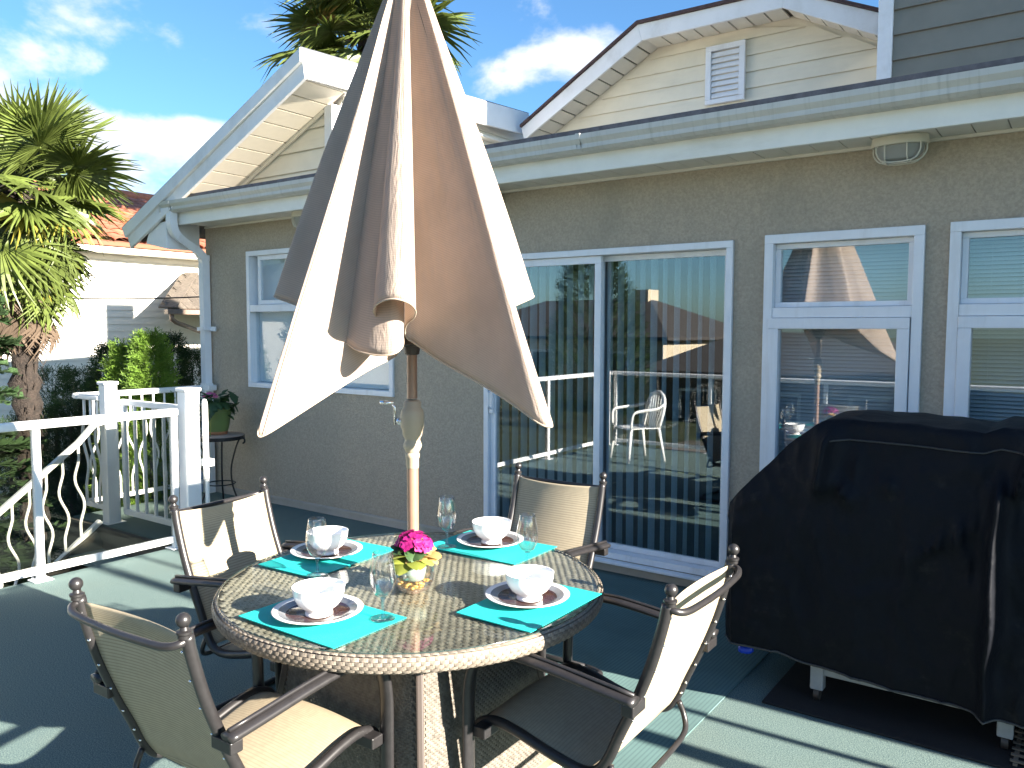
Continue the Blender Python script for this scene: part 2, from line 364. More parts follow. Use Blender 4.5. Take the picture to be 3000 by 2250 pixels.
MB().box((-7.14,D-.022,.001), (2.4,D-.001,.072)).box((-7.14,D-.034,.050),(2.4,D-.0225,.070)).build('baseboard', mat('base_flashing', (.42,.38,.33), .7, var=.08, vs=5), H, bevel=.003)
# rooms behind the glass
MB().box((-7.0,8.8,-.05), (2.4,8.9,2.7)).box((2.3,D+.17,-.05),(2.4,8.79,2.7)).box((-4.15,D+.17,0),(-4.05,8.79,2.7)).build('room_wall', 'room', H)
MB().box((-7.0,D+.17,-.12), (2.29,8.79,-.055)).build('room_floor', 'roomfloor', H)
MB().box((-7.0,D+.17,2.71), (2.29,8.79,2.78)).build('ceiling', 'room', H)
# eaves: soffit strip, fascia, gutter
YF, ZS = 4.40, 2.642
sof = MB().box((-7.15,YF+.03,ZS+.018), (2.4,D-.001,ZS+.06)).build('soffit', 'hub', H)
pm = MB().box((0,0,0), (.148,D-YF-.034,.014)).mesh('soffit_panel', 'soffit')
x = -7.1
while x < 1.2:
    inst('soffit_panel', pm, sof, Matrix.Translation((x, YF+.031, ZS+.003+random.uniform(-.001,.001)))); x += .1535
MB().box((-7.15,D-.022,ZS-.014), (2.4,D-.002,ZS+.002)).build('soffit_trim', 'soffit', H)
MB().box((-7.16,YF,ZS-.018), (2.4,YF+.028,2.80)).build('fascia_board', mat('fascia_paint', (.80,.79,.75), .45, var=.03, streak=((.55,.52,.45), .4, (1.2,1.2,5))), H, bevel=.004)
gp = [(0,2.735),(-.075,2.735),(-.098,2.752),(-.098,2.778),(-.118,2.805),(-.120,2.835),(-.108,2.838),(-.106,2.812),(-.086,2.784),(-.086,2.758),(-.07,2.747),(-.012,2.747),(-.012,2.83),(0,2.83)]
g = MB(); n = len(gp)
for x in (-7.20, 2.4): g.v += [(x, YF-.001+p[0], p[1]) for p in gp]
g.f += [(i, (i+1) % n, n+(i+1) % n, n+i) for i in range(n)]
gut = g.build('gutter', 'gutter', H)
MB().box((-7.203,YF-.117,2.738), (-7.198,YF-.002,2.836)).build('end_cap', 'gutter', gut)
for x in (-7.06, -4.9, -2.6, -.28, 1.5): MB().prism([(x, YF-.123, 2.806), (x, YF-.123, 2.84), (x, YF-.101, 2.84),(x,YF-.090,2.781),(x,YF-.101,2.75),(x,YF-.078,2.732),(x,YF-.072,2.732),(x,YF-.104,2.781)], (.03,0,0)).build('gutter_joint', 'gutter', gut)
MB().add([(-7.17,YF-.03,2.888),(2.4,YF-.03,2.888),(2.4,9.2,3.06),(-7.17,9.2,3.06),(-7.17,YF-.03,2.80),(2.4,YF-.03,2.80),(2.4,9.2,3.0),(-7.17,9.2,3.0)], [(0,1,2,3),(7,6,5,4),(0,4,5,1),(1,5,6,2),(2,6,7,3),(3,7,4,0)]).build('lower_roof', 'roofing', H)
# downspout with its offset and strap
dsp = MB().tube([(-7.08,YF-.06,2.75),(-7.08,YF-.06,2.62),(-7.09,YF+.0,2.52),(-7.10,D-.14,2.40),(-7.11,D-.062,2.30),(-7.12,D-.055,2.15),(-7.12,D-.055,-.2)], .046, 4, k=5, flat=(1.15,.95), up=(1,.9,0)).build('downspout', 'alu', H)
MB().box((-7.17,D-.118,1.62), (-7.06,D-.10,1.655)).box((-7.06,D-.05,1.615),(-6.97,D-.036,1.66)).box((-7.06,D-.112,1.625),(-7.045,D-.04,1.655)).build('strap', 'alu', dsp)
# --- the shed-roofed block at the left
YR = 4.30
pk_t, pk_m, pk_b = px(888,140,Y=YR), px(888,181,Y=YR), px(893,228,Y=YR)
lo_t, lo_m, lo_b = px(365,668,Y=YR), px(374,697,Y=YR), px(382,727,Y=YR)
XS = pk_t.x
def quadprism(a, b, c, d, ext, name, m, parent, bevel=.004): return MB().prism([a, b, c, d], ext).build(name, m, parent, bevel=bevel)
rk = quadprism(lo_t+Vector((0,-.03,0)), lo_m+Vector((0,-.03,0)), pk_m+Vector((0,-.03,0)), pk_t+Vector((0,-.03,0)), (0,.05,0), 'rake_cap', 'trim', H)
quadprism(lo_m, lo_b, pk_b, pk_m, (0,.03,0), 'rake_board', 'trim', H)
# siding of the gable end and its sloping soffit
sb = (pk_b-lo_b); slope = sb.z/sb.x
def rake_z(x): return lo_b.z + slope*(x-lo_b.x) + .035
gw = MB().prism([(-7.15,D+.03,2.80),(XS-.2,D+.03,2.80),(XS-.2,D+.03,rake_z(XS-.2)),(-7.15,D+.03,rake_z(-7.15))], (0,.10,0)).build('gable_wall', 'siding', H)
z = 2.86
while z < rake_z(XS-.2):
    z1 = min(z+.172, rake_z(XS-.2)); xl = max(-7.12, (z-lo_b.z-.035)/slope+lo_b.x+.03); xl1 = (z1-lo_b.z-.035)/slope+lo_b.x+.03
    xr = XS-.27
    if xl < xr-.02: MB().prism([(xl,D+.008,z),(xr,D+.008,z),(xr,D+.024,z1-.004),(min(max(xl1,-7.12),xr-.01),D+.024,z1-.004)], (0,.012,0)).build('siding_board', 'siding', gw)
    z += .176
MB().box((XS-.265,D-.012,2.83), (XS-.165,D+.10,rake_z(XS-.2)-.01)).build('corner_trim', 'trim', H, bevel=.004)
rs = MB().prism([(lo_b.x+.05,YR+.035,rake_z(lo_b.x+.05)+.012),(XS-.03,YR+.035,rake_z(XS-.03)+.012),(XS-.03,YR+.035,rake_z(XS-.03)+.04),(lo_b.x+.05,YR+.035,rake_z(lo_b.x+.05)+.04)], (0,D+.02-YR,0)).build('rake_soffit', 'hub', H)
ang = math.atan(slope); L = (XS-.05-(-7.35))/math.cos(ang); pm = MB().box((0,0,0), (.185,D+.018-YR-.04,.012)).mesh('soffit_panel', mat('rake_soffit_panel', (.76,.68,.54), .55, var=.04, rnd=.03))
k = 0
while k*.2 < L:
    xx = -7.35+k*.2*math.cos(ang); inst('soffit_panel', pm, rs, Matrix.Translation((xx, YR+.037, rake_z(xx)-.003)) @ Matrix.Rotation(-ang, 4, 'Y')); k += 1
mlo, mhi = Vector((-7.0, D-.003, rake_z(-7.0)-.02)), Vector((XS-.27, D-.003, rake_z(XS-.27)-.02))
MB().bar(mlo, mhi, .016, .03).build('soffit_trim', 'siding', H)
# boxed return at the foot of the rake
MB().prism([(lo_b.x+.22,YR+.04,2.47),(-7.175,YR+.04,2.40),(-7.175,YR+.04,2.66),(-7.45,YR+.04,2.66)], (0,D-YR-.1,0)).build('eave_return', 'trim', H, bevel=.004)
# sunlit high side of the shed roof: fascia and siding
far_t, far_b = Vector((XS, 7.45, pk_t.z+.17)), Vector((XS, 7.45, pk_b.z+.16))
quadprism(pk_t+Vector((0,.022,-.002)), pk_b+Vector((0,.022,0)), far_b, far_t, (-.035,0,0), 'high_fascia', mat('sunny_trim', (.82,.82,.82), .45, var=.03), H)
MB().add([pk_t+Vector((0,-.02,.004)), lo_t+Vector((-.02,-.02,.004)), Vector((lo_t.x-.02,9.5,lo_t.z+.004)), Vector((XS,7.45,far_t.z+.004)), pk_t+Vector((0,-.02,-.03)), lo_t+Vector((0,-.02,-.03)), Vector((lo_t.x,9.5,lo_t.z-.03)), Vector((XS-.04,7.45,far_t.z-.03))], [(3,2,1,0),(4,5,6,7),(0,1,5,4),(1,2,6,5),(2,3,7,6),(3,0,4,7)]).build('shed_roof', 'roofing', H)
hw = MB().prism([(XS-.17,D+.101,2.95),(XS-.17,8.2,2.95),(XS-.17,8.2,3.9),(XS-.17,D+.101,3.72)], (-.1,0,0)).build('clerestory_wall', 'wsiding', H)
for i in range(6): MB().prism([(XS-.168,D+.105,2.98+i*.15),(XS-.152,D+.105,2.98+i*.15),(XS-.160,D+.105,3.126+i*.15),(XS-.168,D+.105,3.126+i*.15)], (0,3.2,0)).build('siding_board', 'wsiding', hw)
MB().box((XS-.166,YR+.06,pk_b.z+.01), (XS-.036,7.4,pk_b.z+.03)).build('high_soffit', 'soffit', H)
# --- the vented gable behind
YG, YV = 7.20, 7.55
Rk = [px(*p, Y=YG) for p in ((1527,375), (1868,72), (2300,-28), (2590,40))]; Rb = [px(*p, Y=YG) for p in ((1535,410), (1880,118), (2292,22), (2590,108))]
for i in range(3): quadprism(Rk[i], Rb[i], Rb[i+1], Rk[i+1], (0,.03,0), 'gable_fascia', 'trim', H)
rt = MB()
for i in range(3): rt.prism([Rk[i]+Vector((0,-.03,.03)), Rk[i]+Vector((0,-.03,.002)), Rk[i+1]+Vector((0,-.03,.002)), Rk[i+1]+Vector((0,-.03,.03))], (0,2.5,0))
rt.build('gable_roof', 'rshingle', H)
for i in range(3):
    a, b = Rb[i]+Vector((0,.032,.03)), Rb[i+1]+Vector((0,.032,.03)); dv = b-a; Ln = dv.length; an = math.atan2(dv.z, dv.x)
    bk = MB().prism([a+Vector((0,0,.02)), b+Vector((0,0,.02)), b+Vector((0,0,.05)), a+Vector((0,0,.05))], (0,YV-YG,0)).build('gable_soffit', 'hub', H)
    pm = MB().box((0,0,0), (.150,YV-YG-.02,.014)).mesh('soffit_panel', 'soffit'); k = 0
    while (k+.35)*.166 < Ln:
        inst('soffit_panel', pm, bk, Matrix.Translation(a+dv.normalized()*k*.166) @ Matrix.Rotation(-an, 4, 'Y')); k += 1
def gz(x):
    for i in range(3):
        if x <= Rb[i+1].x or i == 2:
            t = (x-Rb[i].x)/(Rb[i+1].x-Rb[i].x); return Rb[i].z+t*(Rb[i+1].z-Rb[i].z)+.03
vw = MB().prism([(Rb[0].x,YV+.03,2.95),(Rb[3].x,YV+.03,2.95)]+[(q.x,YV+.03,q.z+.05) for q in reversed(Rb)], (0,.1,0)).build('gable_wall', 'siding', H)
z = 3.0
while z < 4.8:
    xs_ = [Rb[0].x+.02+i*.01 for i in range(int((Rb[3].x-Rb[0].x)/.01)) if gz(Rb[0].x+.02+i*.01) > z+.05]
    if len(xs_) > 10:
        zt = z+.149; xs2 = [q for q in xs_ if gz(q) > zt+.02] or [xs_[len(xs_)//2]-.01, xs_[len(xs_)//2]+.01]
        MB().prism([(xs_[0],YV+.006,z),(xs_[-1],YV+.006,z),(xs2[-1],YV+.022,zt),(xs2[0],YV+.022,zt)], (0,.01,0)).build('siding_board', 'siding', vw)
    z += .152
va, vb = px(2072,142,Y=YV), px(2183,292,Y=YV)
gv = MB().box((va.x,YV-.04,vb.z), (vb.x,YV-.001,vb.z+.045)).box((va.x,YV-.04,va.z-.05),(vb.x,YV-.001,va.z)).box((va.x,YV-.039,vb.z+.046),(va.x+.055,YV-.001,va.z-.051)).box((vb.x-.055,YV-.039,vb.z+.046),(vb.x,YV-.001,va.z-.051)).build('gable_vent', 'alu', H, bevel=.003)
for i in range(8):
    zz = vb.z+.06+i*(va.z-vb.z-.11)/8
    MB().prism([(va.x+.057,YV-.032,zz),(va.x+.057,YV-.028,zz-.006),(va.x+.057,YV-.006,zz+.04),(va.x+.057,YV-.012,zz+.044)], (vb.x-va.x-.114,0,0)).build('louver', 'alu', gv)
# --- grey sided upper storey at the right
YU = 6.8; ga = px(2567,250,Y=YU).x; gb_ = px(2610,245,Y=YU).x
uw = MB().box((ga+.02,YU+.03,2.9), (2.4,YU+.5,6.2)).build('upper_wall', 'gsiding', H)
for i in range(17): MB().prism([(gb_+.002,YU+.006,2.95+i*.189),(gb_+.002,YU+.026,2.95+i*.189+.184),(gb_+.002,YU+.029,2.95+i*.189+.184),(gb_+.002,YU+.029,2.95+i*.189)], (1.55,0,0)).build('siding_board', 'gsiding', uw)
MB().box((ga,YU-.01,2.9), (gb_,YU+.03,6.2)).build('corner_trim', 'trim', H, bevel=.004)
# right wing, beyond the edge of the picture: its corner shades the deck along the house
MB().box((2.45,3.505,-.2), (3.1,9.4,3.45)).build('side_wing', 'stucco', H)
MB().box((2.9,3.265,0), (2.95,3.305,3.3)).build('shadow_post', 'alu', H)  # unseen post, added to cast a thin shadow line across the deck
MB().box((2.9,2.93,0), (2.98,3.03,3.3)).build('shadow_post', 'alu', H)  # second added post, out of view, for the broader shadow band
MB().box((2.85,2.9,3.301), (3.1,3.50,3.42)).build('wing_beam', 'trim', H)

# ------------------------------------------------------------------ windows and the sliding door
def frame_rect(b, x0, x1, z0, z1, wd, y0, y1):
    b.box((x0,y0,z0), (x1,y1,z0+wd)); b.box((x0,y0,z1-wd), (x1,y1,z1)); b.box((x0,y0,z0+wd+.0002), (x0+wd,y1,z1-wd-.0002)); b.box((x1-wd,y0,z0+wd+.0002), (x1,y1,z1-wd-.0002)); return b
fr = frame_rect(MB(), DOOR[0]+.002, DOOR[1]-.002, DOOR[2]+.002, DOOR[3]-.002, .042, D-.022, D+.13).build('sliding_door', 'alu', H, bevel=.003)
xm = -2.705
def leaf(x0, x1, yy, parent, name, wd=.052, z0=DOOR[2]+.046, z1=DOOR[3]-.046):
    l = frame_rect(MB(), x0, x1, z0, z1, wd, yy, yy+.032).build(name, 'alu', parent, bevel=.003)
    MB().box((x0+wd-.006,yy+.013,z0+wd-.006), (x1-wd+.006,yy+.019,z1-wd+.006)).build('pane', 'pane', l); return l
leaf(DOOR[0]+.046, xm+.028, D+.005, fr, 'sliding_leaf', .05); leaf(xm-.024, DOOR[1]-.046, D+.062, fr, 'fixed_leaf', .036)
MB().box((DOOR[0]+.056,D-.022,1.02), (DOOR[0]+.088,D+.004,1.22)).tube([(DOOR[0]+.072,D-.022,1.05),(DOOR[0]+.072,D-.05,1.07),(DOOR[0]+.072,D-.05,1.17),(DOOR[0]+.072,D-.022,1.19)], .008, 6).build('handle', 'alu', fr, bevel=.003)
MB().box((DOOR[0]-.02,D-.09,.0725), (DOOR[1]+.02,D-.0225,.0895)).build('threshold', 'alu', H, bevel=.004)
def casement(o, zmid, dx):
    wv = frame_rect(MB(), o[0]+.001, o[1]-.001, o[2]+.001, o[3]-.001, .052, D-.028, D+.10)
    wv.box((o[0]+.0535,D-.024,zmid-.03), (o[1]-.0535,D+.10,zmid+.03)); wv = wv.build('window', 'alu', H, bevel=.003)
    up = frame_rect(MB(), o[0]+.054, o[1]-.054, zmid+.032, o[3]-.054, .030, D+.02, D+.07).build('fixed_sash', 'alu', wv, bevel=.003)
    MB().box((o[0]+.08,D+.040,zmid+.058), (o[1]-.08,D+.046,o[3]-.08)).build('pane', 'pane', up)
    lo = frame_rect(MB(), o[0]+.054+dx, o[1]-.058, o[2]+.054, zmid-.032, .062, D-.038, D+.03).build('opening_sash', 'alu', wv, bevel=.004)
    MB().box((o[0]+.11+dx,D-.004,o[2]+.11), (o[1]-.112,D+.002,zmid-.088)).build('pane', 'pane', lo)
    return wv
casement(W1, 1.745, -.02); casement(W2, 1.75, 0)
lw = frame_rect(MB(), LW[0]+.001, LW[1]-.001, LW[2]+.001, LW[3]-.001, .045, D-.02, D+.10).box((LW[0]+.047,D-.018,1.80), (LW[1]-.047,D+.10,1.865)).build('window', 'alu', H, bevel=.003)
ls = frame_rect(MB(), LW[0]+.14, LW[0]+.95, 1.868, LW[3]-.048, .04, D+.01, D+.04).build('sliding_sash', 'alu', lw, bevel=.003)
MB().box((LW[0]+.175,D+.022,1.90), (LW[0]+.92,D+.028,LW[3]-.08)).build('pane', 'panes', ls)
MB().box((LW[0]+.95,D+.05,1.866), (LW[1]-.047,D+.056,LW[3]-.047)).build('pane', 'panes', lw)
MB().box((LW[0]+.046,D+.05,LW[2]+.046), (LW[1]-.046,D+.056,1.799)).build('pane', 'panes', lw)
# --- blinds hanging inside
rsd = tag(MB().box((LW[0]+.05,D+.085,LW[2]+.05), (LW[1]-.05,D+.088,LW[3]-.05)).build('roller_shade', 'shade'), 'pale blue roller shade drawn behind the window left of the umbrella', 'shade')
vb_ = wthing('vertical_blind', 'blue-grey vertical slat blind hanging behind the sliding patio door', 'blind', (-2.7, D+.27, .12))
MB().box((DOOR[0]+.02,D+.24,2.155), (DOOR[1]-.02,D+.30,2.19)).build('head_rail', 'alu', vb_)
sm = MB()
sm.sheet([[( -.044+.088*j/4, .008*(1-((j-2)/2)**2), z_) for j in range(5)] for z_ in (0, 1.0, 2.02)])
sm = sm.mesh('slat', 'vslat', True); x = DOOR[0]+.06; i = 0
while x < DOOR[1]-.03:
    a = R(random.uniform(80, 97))
    inst('slat', sm, vb_, Matrix.Translation((x, D+.19, .13)) @ Matrix.Rotation(a, 4, 'Z') @ Matrix.Rotation(R(random.uniform(-.5,.5)), 4, 'Y')); x += .082
def venetian(o, z0, z1, label, tilt, y=D+.16):
    v = wthing('venetian_blind', label, 'blind', ((o[0]+o[1])/2, y, z0), 'white venetian blinds behind the right-hand windows')
    MB().box((o[0]+.03,y-.02,z1), (o[1]-.03,y+.02,z1+.035)).build('head_rail', 'hslat', v)
    sm = MB().sheet([[(xx, -.0125+.025*j/4, .003*(1-((j-2)/2)**2)) for j in range(5)] for xx in (o[0]+.035, o[1]-.035)]).mesh('slat', 'hslat', True); z = z0
    while z < z1:
        inst('slat', sm, v, Matrix.Translation((0, y, z+random.uniform(-.0008,.0008))) @ Matrix.Rotation(R(tilt+random.uniform(-2,2)), 4, 'X') @ Matrix.Rotation(R(random.uniform(-.06,.06)), 4, 'Y')); z += .0215
    for fx in (.2, .8):
        xx = o[0]+(o[1]-o[0])*fx; MB().tube([(xx,y-.016,z0-.02),(xx,y-.016,z1)], .0012, 4).build('cord', 'hslat', v)
venetian(W1, .58, 2.16, 'white venetian blind behind the window just right of the sliding door', 60)
venetian(W2, .58, 2.16, 'white venetian blind behind the rightmost window at the picture edge', 52)
# --- lamps under the eaves
def bulkhead(c, label):
    t = wthing('bulkhead_light', label, 'light', (c[0], c[1], ZS+.002), 'caged lights under the eaves')
    def oval(a, b, z, n=28): return [(c[0]+a*math.cos(2*math.pi*i/n), c[1]+b*math.sin(2*math.pi*i/n), z) for i in range(n)]
    def loft(rings, name, m):
        q = MB(); n = 28
        for rr in rings: q.v += rr
        q.f += [(i*n+j, i*n+(j+1)%n, (i+1)*n+(j+1)%n, (i+1)*n+j) for i in range(len(rings)-1) for j in range(n)]+[tuple((len(rings)-1)*n+j for j in range(n))]
        return q.build(name, m, t, smooth=True, auto=40)
    z = ZS+.001
    loft([oval(.135,.075,z), oval(.14,.08,z-.03), oval(.137,.078,z-.045), oval(.122,.064,z-.046)], 'base', 'brass')
    loft([oval(.118,.060,z-.046), oval(.112,.056,z-.08), oval(.09,.045,z-.112), oval(.05,.025,z-.124)], 'lens', M['lampglass'])
    cg = MB()
    for yo in (-.045, 0, .045):
        k = math.sqrt(1-(yo/.08)**2); cg.tube([(c[0]-.128*k,c[1]+yo,z-.045),(c[0]-.122*k,c[1]+yo,z-.09),(c[0]-.075*k,c[1]+yo,z-.128),(c[0]+.075*k,c[1]+yo,z-.128),(c[0]+.122*k,c[1]+yo,z-.09),(c[0]+.128*k,c[1]+yo,z-.045)], .004, 6, k=4)
    for xo in (-.06, .045): cg.tube([(c[0]+xo,c[1]-.072,z-.045),(c[0]+xo,c[1]-.06,z-.115),(c[0]+xo,c[1],z-.132),(c[0]+xo,c[1]+.06,z-.115),(c[0]+xo,c[1]+.072,z-.045)], .004, 6, k=4)
    cg.build('cage', 'brass', t, smooth=True)
bulkhead((-.83, 4.60), 'oval caged bulkhead light under the eave above the right-hand window')
bulkhead((-5.50, 4.60), 'oval caged bulkhead light half hidden behind the left edge of the umbrella')
fl = wthing('floodlight', 'small white security floodlight on the wall under the eave by the umbrella', 'light', (-3.45, 4.62, ZS))
MB().lathe([(.045,ZS+.001),(.045,ZS-.02),(.02,ZS-.025)], (-3.47,4.60,0), 16).tube([(-3.47,4.60,ZS-.02),(-3.45,4.58,ZS-.06)], .014, 8).build('bracket', 'brass', fl, smooth=True, auto=40)
MB().lathe([(.03,.03),(.047,.02),(.05,-.03),(.056,-.04),(.056,-.075),(.045,-.076)], (-3.43,4.555,ZS-.075), 18, axis=(-.25,.5,1)).build('lamp_head', 'brass', fl, smooth=True, auto=40)
MB().lathe([(.0001,-.066),(.046,-.070)], (-3.43,4.555,ZS-.075), 18, axis=(-.25,.5,1)).build('lens', M['lampglass'], fl)
MB().box((-3.58,4.66,ZS-.09), (-3.50,4.747,ZS-.02)).build('sensor', 'hub', fl, bevel=.006)

# ================================================================== RAILINGS
XA = -5.49
def post_box(b, x, y, z0, z1, w): return b.box((x-w/2,y-w/2,z0), (x+w/2,y+w/2,z1))
def glass_railing(name, label, axis, at, s0, s1, posts, z_top=1.05):
    mid = (at, (s0+s1)/2, 0) if axis == 'y' else ((s0+s1)/2, at, 0)
    t = wthing(name, label, 'railing', mid, 'white railings with glass panes round the deck')
    P = (lambda s, off, z: (at+off, s, z)) if axis == 'y' else (lambda s, off, z: (s, at+off, z))
    def bx(s_0, s_1, w, z0, z1):
        a, b = P(s_0, -w/2, z0), P(s_1, w/2, z1); return (tuple(map(min, a, b)), tuple(map(max, a, b)))
    MB().box(*bx(s0, s1, .062, z_top-.055, z_top)).build('top_rail', 'white', t, bevel=.012, seg=3)
    es = sorted(posts)
    for i in range(len(es)-1):
        MB().box(*bx(es[i]+.024, es[i+1]-.024, .034, .045, .095)).build('bottom_rail', 'white', t, bevel=.005)
        MB().box(*bx(es[i]+.028, es[i+1]-.028, .008, .0955, z_top-.0555)).build('glass_pane', M['deckglass'], t)
    for s in es:
        q = P(s, 0, 0); p = post_box(MB(), q[0], q[1], .008, z_top-.056, .046).build('post', 'white', t, bevel=.005)
        post_box(MB(), q[0], q[1], .0005, .008, .115).build('base_plate', 'white', p, bevel=.003)
    return t
glass_railing('deck_railing', 'white railing with glass panes along the left edge of the deck', 'y', XA, -.37, 3.36, [-.34, 1.12, 2.37, 3.33])
glass_railing('deck_railing', 'white railing with glass panes behind the camera, seen only mirrored in the door', 'x', -.40, -5.46, 5.9, [-5.40, -4.0, -2.5, -1.0, .5, 2.0, 3.5, 5.0])
glass_railing('deck_railing', 'white railing with glass panes at the sunny right end of the deck', 'y', 5.94, -.36, 3.6, [-.3, 1.05, 2.3, 3.55])
def newel(x, y, w, h, label):
    t = wthing('newel_post', label, 'post', (x, y, 0), 'capped white posts by the gate')
    post_box(MB(), x, y, .006, h, w).build('shaft', 'white', t, bevel=.006)
    b = post_box(MB(), x, y, h+.0003, h+.028, w+.022); b.build('cap', 'white', t, bevel=.008)
    post_box(MB(), x, y, .0004, .006, w+.06).build('base_plate', 'white', t, bevel=.002); return t
newel(-5.49, 3.46, .115, 1.17, 'capped white post where the glass railing meets the gate')
newel(-6.66, 3.46, .105, 1.17, 'capped white post at the head of the stairs, left of the gate')
def s_baluster(b, x, y, z0, z1, amp, ax, r=.0105):
    n = 12; pts = []
    for i in range(n+1):
        t = i/n; o = amp*math.sin(2*math.pi*min(max((t-.18)/.64, 0), 1))*math.sin(math.pi*t)
        pts.append((x+(o if ax == 'x' else 0), y+(o if ax == 'y' else 0), z0+(z1-z0)*t))
    return b.tube(pts, r, 6, k=2)
gt = wthing('gate', 'white metal gate with straight bars between the two capped posts', 'gate', (-6.1, 3.53, 0))
gx0, gx1, gy = -6.57, -5.62, 3.53
frame_rect(MB(), gx0, gx1, .07, 1.05, .05, gy-.018, gy+.018).build('frame', 'white', gt, bevel=.006)
for i in range(5):
    xx = gx0+.05+(gx1-gx0-.1)*(i+1)/6; MB().box((xx-.011,gy-.011,.1202), (xx+.011,gy+.011,.9998)).build('bar', 'white', gt, bevel=.002)
MB().box((gx1+.0005,gy-.012,.86), (gx1+.05,gy+.012,.92)).box((gx1-.04,gy-.03,.93),(gx1+.01,gy-.0185,.97)).build('latch', 'alu', gt, bevel=.003)
for zz in (.2, .9): MB().tube([(gx0-.012,gy,zz-.04),(gx0-.012,gy,zz+.04)], .011, 8).build('hinge', 'alu', gt)
# far railing along the left edge of the landing, with bellied balusters
lr = wthing('landing_railing', 'white baluster railing running from the stair head to the house corner', 'railing', (-7.11, 4.1, 0), 'white baluster railings by the stairs')
XB = -7.11
MB().prism([(XB-.05,3.40,1.03),(XB+.03,3.40,1.03),(XB+.03,D-.13,1.03),(XB-.05,D-.13,1.03)], (0,0,.05)).box((XB+.0305,3.40,1.032),(-6.72,3.47,1.079)).build('top_rail', 'white', lr, bevel=.015, seg=3)
MB().box((XB-.02,3.48,.10), (XB+.015,D-.13,.14)).box((XB+.016,3.43,.10),(-6.72,3.46,.14)).build('bottom_rail', 'white', lr, bevel=.004)
for i in range(10): s_baluster(MB(), XB, 3.56+i*.112, .14, 1.03, .045*(1 if i % 2 else -1), 'y').build('baluster', 'white', lr, smooth=True)
for i in range(3): s_baluster(MB(), -7.03+i*.11, 3.44, .14, 1.03, .05, 'x', .012).build('baluster', 'white', lr, smooth=True)
post_box(MB(), XB+.02, D-.075, 0, 1.10, .09).build('end_post', 'white', lr, bevel=.006)
MB().box((XB-.03,D-.125,1.03),(XB+.12,D-.03,1.085)).build('end_bracket','white',lr,bevel=.006)
# stair handrail seen through the glass
XH = -6.66; sl_ = .192/.28*1.12
sr = wthing('stair_railing', 'white sloping stair railing with wavy balusters behind the glass', 'railing', (XH, 2.5, -1.1), 'white baluster railings by the stairs')
def hz(y): return .83-(3.36-y)*sl_
MB().tube([(XH,3.405,hz(3.36)+.03),(XH,3.33,hz(3.33)+.035),(XH,3.2,hz(3.2)),(XH,1.62,hz(1.62))], .033, 4, flat=(1.15,.9), up=(1,0,1)).build('handrail', 'white', sr, bevel=.006)
MB().bar((XH,3.36,hz(3.36)-.80), (XH,1.62,hz(1.62)-.80), .04, .045, (1,0,0)).build('bottom_rail', 'white', sr, bevel=.005)
for i in range(12):
    y = 3.20-i*.128; s_baluster(MB(), XH, y, hz(y)-.79, hz(y)-.015, .04, 'y', .0115).build('baluster', 'white', sr, smooth=True)
post_box(MB(), XH, 1.60, GZ+.03, hz(1.60)+.06, .09).build('foot_post', 'white', sr, bevel=.005)
# white conduit clipped to the post
cn = wthing('conduit', 'white cable conduit with a clip on the back of the capped gate post', 'conduit', (-5.40, 3.56, .1))
MB().tube([(-5.425,3.56,.12),(-5.425,3.56,.98),(-5.42,3.555,1.06),(-5.40,3.54,1.085),(-5.385,3.525,1.04),(-5.385,3.525,.5)], .017, 8, k=4).build('pipe', 'plastic', cn, smooth=True)
MB().box((-5.445,3.52,.60), (-5.36,3.585,.655)).build('clip', 'plastic', cn, bevel=.004)

# ================================================================== TABLE
TX, TY, TZ, TR = -1.945, 2.10, .74, .680
table = wthing('dining_table', 'round woven wicker patio table with a glass top', 'table', (TX, TY, 0))
pieces = []     # (proto index, matrix)
def strand_mesh(L_, W_, h, mname):
    b = MB(); xs = (-.5, -.22, .22, .5); zs = (.05, .75, .75, .05)
    grid = [[(x*L_, yy*W_, z*h+(h*.3 if abs(yy) < .1 else 0)) for x, z in zip(xs, zs)] for yy in (-.5, 0, .5)]
    return b.sheet(grid, False).mesh('wicker_strand', mname, True)
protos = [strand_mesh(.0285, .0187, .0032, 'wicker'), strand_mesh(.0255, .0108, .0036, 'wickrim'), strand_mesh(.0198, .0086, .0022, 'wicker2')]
# top weave: courses along X
yy = -TR+.02; row = 0
while yy < TR-.02:
    xx = -TR+(.0150 if row % 2 else 0)+random.uniform(-.002,.002)
    while xx < TR:
        if math.hypot(xx, yy) < TR-.022 and math.hypot(xx, yy) > .03: pieces.append((0, Matrix.Translation((TX+xx, TY+yy, TZ-.0055)) @ Matrix.Rotation(R(random.uniform(-1.5,1.5)), 4, 'Z')))
        xx += .0300
    yy += .0198; row += 1
# rim weave
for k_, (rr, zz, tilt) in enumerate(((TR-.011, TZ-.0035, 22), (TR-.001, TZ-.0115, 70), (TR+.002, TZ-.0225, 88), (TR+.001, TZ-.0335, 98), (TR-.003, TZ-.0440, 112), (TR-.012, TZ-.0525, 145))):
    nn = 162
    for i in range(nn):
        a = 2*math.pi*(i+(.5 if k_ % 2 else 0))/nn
        pieces.append((1, Matrix.Translation((TX, TY, 0)) @ Matrix.Rotation(a, 4, 'Z') @ Matrix.Translation((rr, 0, zz)) @ Matrix.Rotation(R(tilt), 4, 'Y') @ Matrix.Rotation(R(90), 4, 'Z') @ Matrix.Rotation(R(random.uniform(-3,3)), 4, 'X')))
